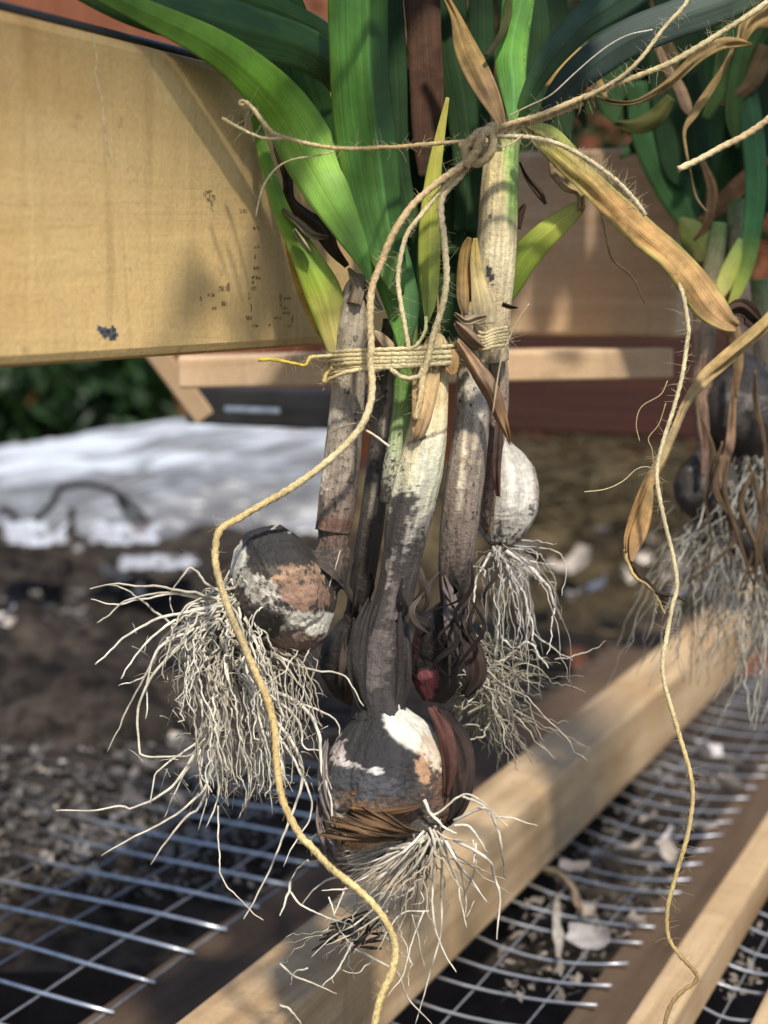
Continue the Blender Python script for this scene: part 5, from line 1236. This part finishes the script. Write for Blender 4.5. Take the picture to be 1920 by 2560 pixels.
# green leaves of that bundle
Lf(g2, A2, [(1440, -100, 60), (1520, 200, 56), (1590, 520, 52), (1612, 760, 48), (1600, 950, 44), (1570, 1120, 40), (1530, 1250, 26), (1490, 1340, 10)], [(0, (.03, .07, .02)), (.4, (.035, .09, .04)), (.75, (.05, .14, .05)), (.9, (.22, .28, .05)), (1, (.4, .38, .1))], .70, .69, fold=.4, n=60, mat=LEAFD)
Lf(g1, A2, [(1440, 1300, 10), (1470, 1230, 34), (1510, 1130, 34), (1540, 1030, 10)], [(0, (.45, .38, .12)), (.5, (.40, .42, .06)), (1, (.12, .2, .05))], .685, .69, fold=.3, n=30)
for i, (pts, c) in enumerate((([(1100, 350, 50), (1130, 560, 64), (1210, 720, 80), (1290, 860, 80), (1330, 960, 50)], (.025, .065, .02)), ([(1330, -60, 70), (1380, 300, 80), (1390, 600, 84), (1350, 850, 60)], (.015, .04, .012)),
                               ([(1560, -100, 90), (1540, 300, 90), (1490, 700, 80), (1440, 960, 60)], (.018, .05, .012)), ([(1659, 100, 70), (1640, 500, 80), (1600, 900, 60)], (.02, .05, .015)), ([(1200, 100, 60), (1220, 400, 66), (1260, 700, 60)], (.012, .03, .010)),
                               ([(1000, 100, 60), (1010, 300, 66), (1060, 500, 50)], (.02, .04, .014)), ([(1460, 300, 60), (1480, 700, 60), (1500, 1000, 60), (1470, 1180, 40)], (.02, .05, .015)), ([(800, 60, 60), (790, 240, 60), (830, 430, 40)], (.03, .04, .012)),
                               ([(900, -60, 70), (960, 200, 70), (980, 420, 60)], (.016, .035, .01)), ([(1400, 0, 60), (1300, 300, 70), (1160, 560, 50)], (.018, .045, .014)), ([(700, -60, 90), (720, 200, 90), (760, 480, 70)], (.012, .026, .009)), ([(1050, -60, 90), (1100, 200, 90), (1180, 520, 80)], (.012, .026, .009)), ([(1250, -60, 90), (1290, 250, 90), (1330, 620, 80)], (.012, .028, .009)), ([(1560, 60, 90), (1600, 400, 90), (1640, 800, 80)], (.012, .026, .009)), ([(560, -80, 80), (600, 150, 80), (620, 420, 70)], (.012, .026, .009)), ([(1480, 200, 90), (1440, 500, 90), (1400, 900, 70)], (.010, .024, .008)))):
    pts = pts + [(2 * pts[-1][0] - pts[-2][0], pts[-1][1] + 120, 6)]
    Lf((g1, g2, g3)[i % 3], A2, pts, [(0, c), (1, tuple(1.3 * x for x in c))], .74 + .012 * (i % 4), .73 + .012 * (i % 4), fold=.3, n=36, mat=LEAFD)  # backmost blades, their shade put into the dark green
for i, (pts, c, dr_) in enumerate((([(1420, -80, 30), (1480, 140, 44), (1460, 340, 40), (1390, 520, 20)], (.05, .09, .025), 0), ([(1659, 200, 40), (1600, 330, 44), (1500, 420, 30), (1430, 440, 10)], (.20, .13, .06), 1), ([(1659, 60, 50), (1560, 250, 50), (1520, 480, 44), (1540, 640, 20)], (.045, .085, .025), 0),
        ([(1380, 700, 14), (1420, 820, 26), (1400, 960, 20), (1340, 1040, 6)], (.16, .10, .05), 1), ([(1180, 120, 30), (1240, 260, 36), (1210, 400, 20)], (.10, .075, .03), 1), ([(1240, 420, 20), (1180, 500, 40), (1090, 540, 34), (1000, 530, 10)], (.10, .10, .03), 0))):
    Lf(g2, A2, pts, [(0, c), (1, tuple(.8 * q for q in c))], .69, .70, fold=.4, ruffle=.5, n=36, mat=DRY if dr_ else LEAFD, name=D_ if dr_ else "leaf", seed=i)
Lf(g1, A2, [(1280, 940, 10), (1330, 1000, 60), (1380, 1080, 70), (1410, 1120, 20)], [(0, (.08, .10, .015)), (.5, (.13, .15, .02)), (1, (.12, .12, .02))], .72, .72, fold=.2, n=30)
Lf(g3, A2, [(1659, 680, 20), (1560, 780, 40), (1460, 880, 40), (1370, 960, 20)], [(0, (.30, .16, .07)), (1, (.22, .11, .05))], .73, .73, mat=DRY, fold=.3, n=30, name=D_)
Lf(g3, A2, [(1170, 170, 14), (1230, 300, 22), (1280, 380, 26), (1310, 460, 24), (1330, 500, 6)], [(0, (.24, .15, .08)), (1, (.30, .20, .12))], .66, .66, mat=DRY, fold=.4, n=30, name=D_)
Lf(g3, A2, [(1515, 190, 6), (1470, 290, 12), (1400, 400, 18), (1340, 490, 18), (1300, 560, 8), (1305, 640, 6), (1325, 740, 4), (1350, 850, 5), (1400, 920, 3)], [(0, (.30, .20, .08)), (.4, (.42, .28, .12)), (1, (.25, .17, .08))], .62, .62, mat=DRY, fold=.5, n=60, name=D_)
Lf(gr, A2, [(930, 420, 8), (990, 440, 14), (1080, 440, 12), (1170, 400, 18), (1240, 350, 20), (1350, 250, 24), (1450, 190, 26), (1530, 180, 22), (1590, 190, 6)], [(0, (.26, .2, .1)), (.5, (.36, .25, .11)), (1, (.46, .31, .13))], .60, .60, mat=DRY, fold=.5, ruffle=.8, n=60, name=D_)
Lf(gr, A2, [(1540, 190, 14), (1580, 100, 40), (1640, 60, 60), (1690, 40, 60), (1740, 20, 40)], [(0, (.44, .30, .12)), (1, (.40, .27, .12))], .605, .60, mat=DRY, fold=.5, ruffle=1.4, n=40, name=D_, dirt=.12)
Lf(gr, A2, [(920, 330, 10), (940, 370, 16), (960, 420, 8)], [(0, (.44, .28, .09)), (1, (.4, .26, .1))], .62, .62, mat=DRY, fold=.3, n=20, name=D_)
Lf(gr, A2, [(650, 350, 20), (720, 320, 44), (800, 270, 40), (850, 200, 24)], [(0, (.30, .18, .05)), (.5, (.34, .22, .04)), (1, (.2, .16, .03))], .64, .65, fold=.3, n=30)
# thin dark rootlet dangling before the cross beam
root(gc, [A2(*p) + (.60,) for p in ((930, 840), (950, 960), (985, 1110), (1060, 1190), (1095, 1230), (1125, 1310))], .0006, (.09, .06, .03), n=40, wig=.5)
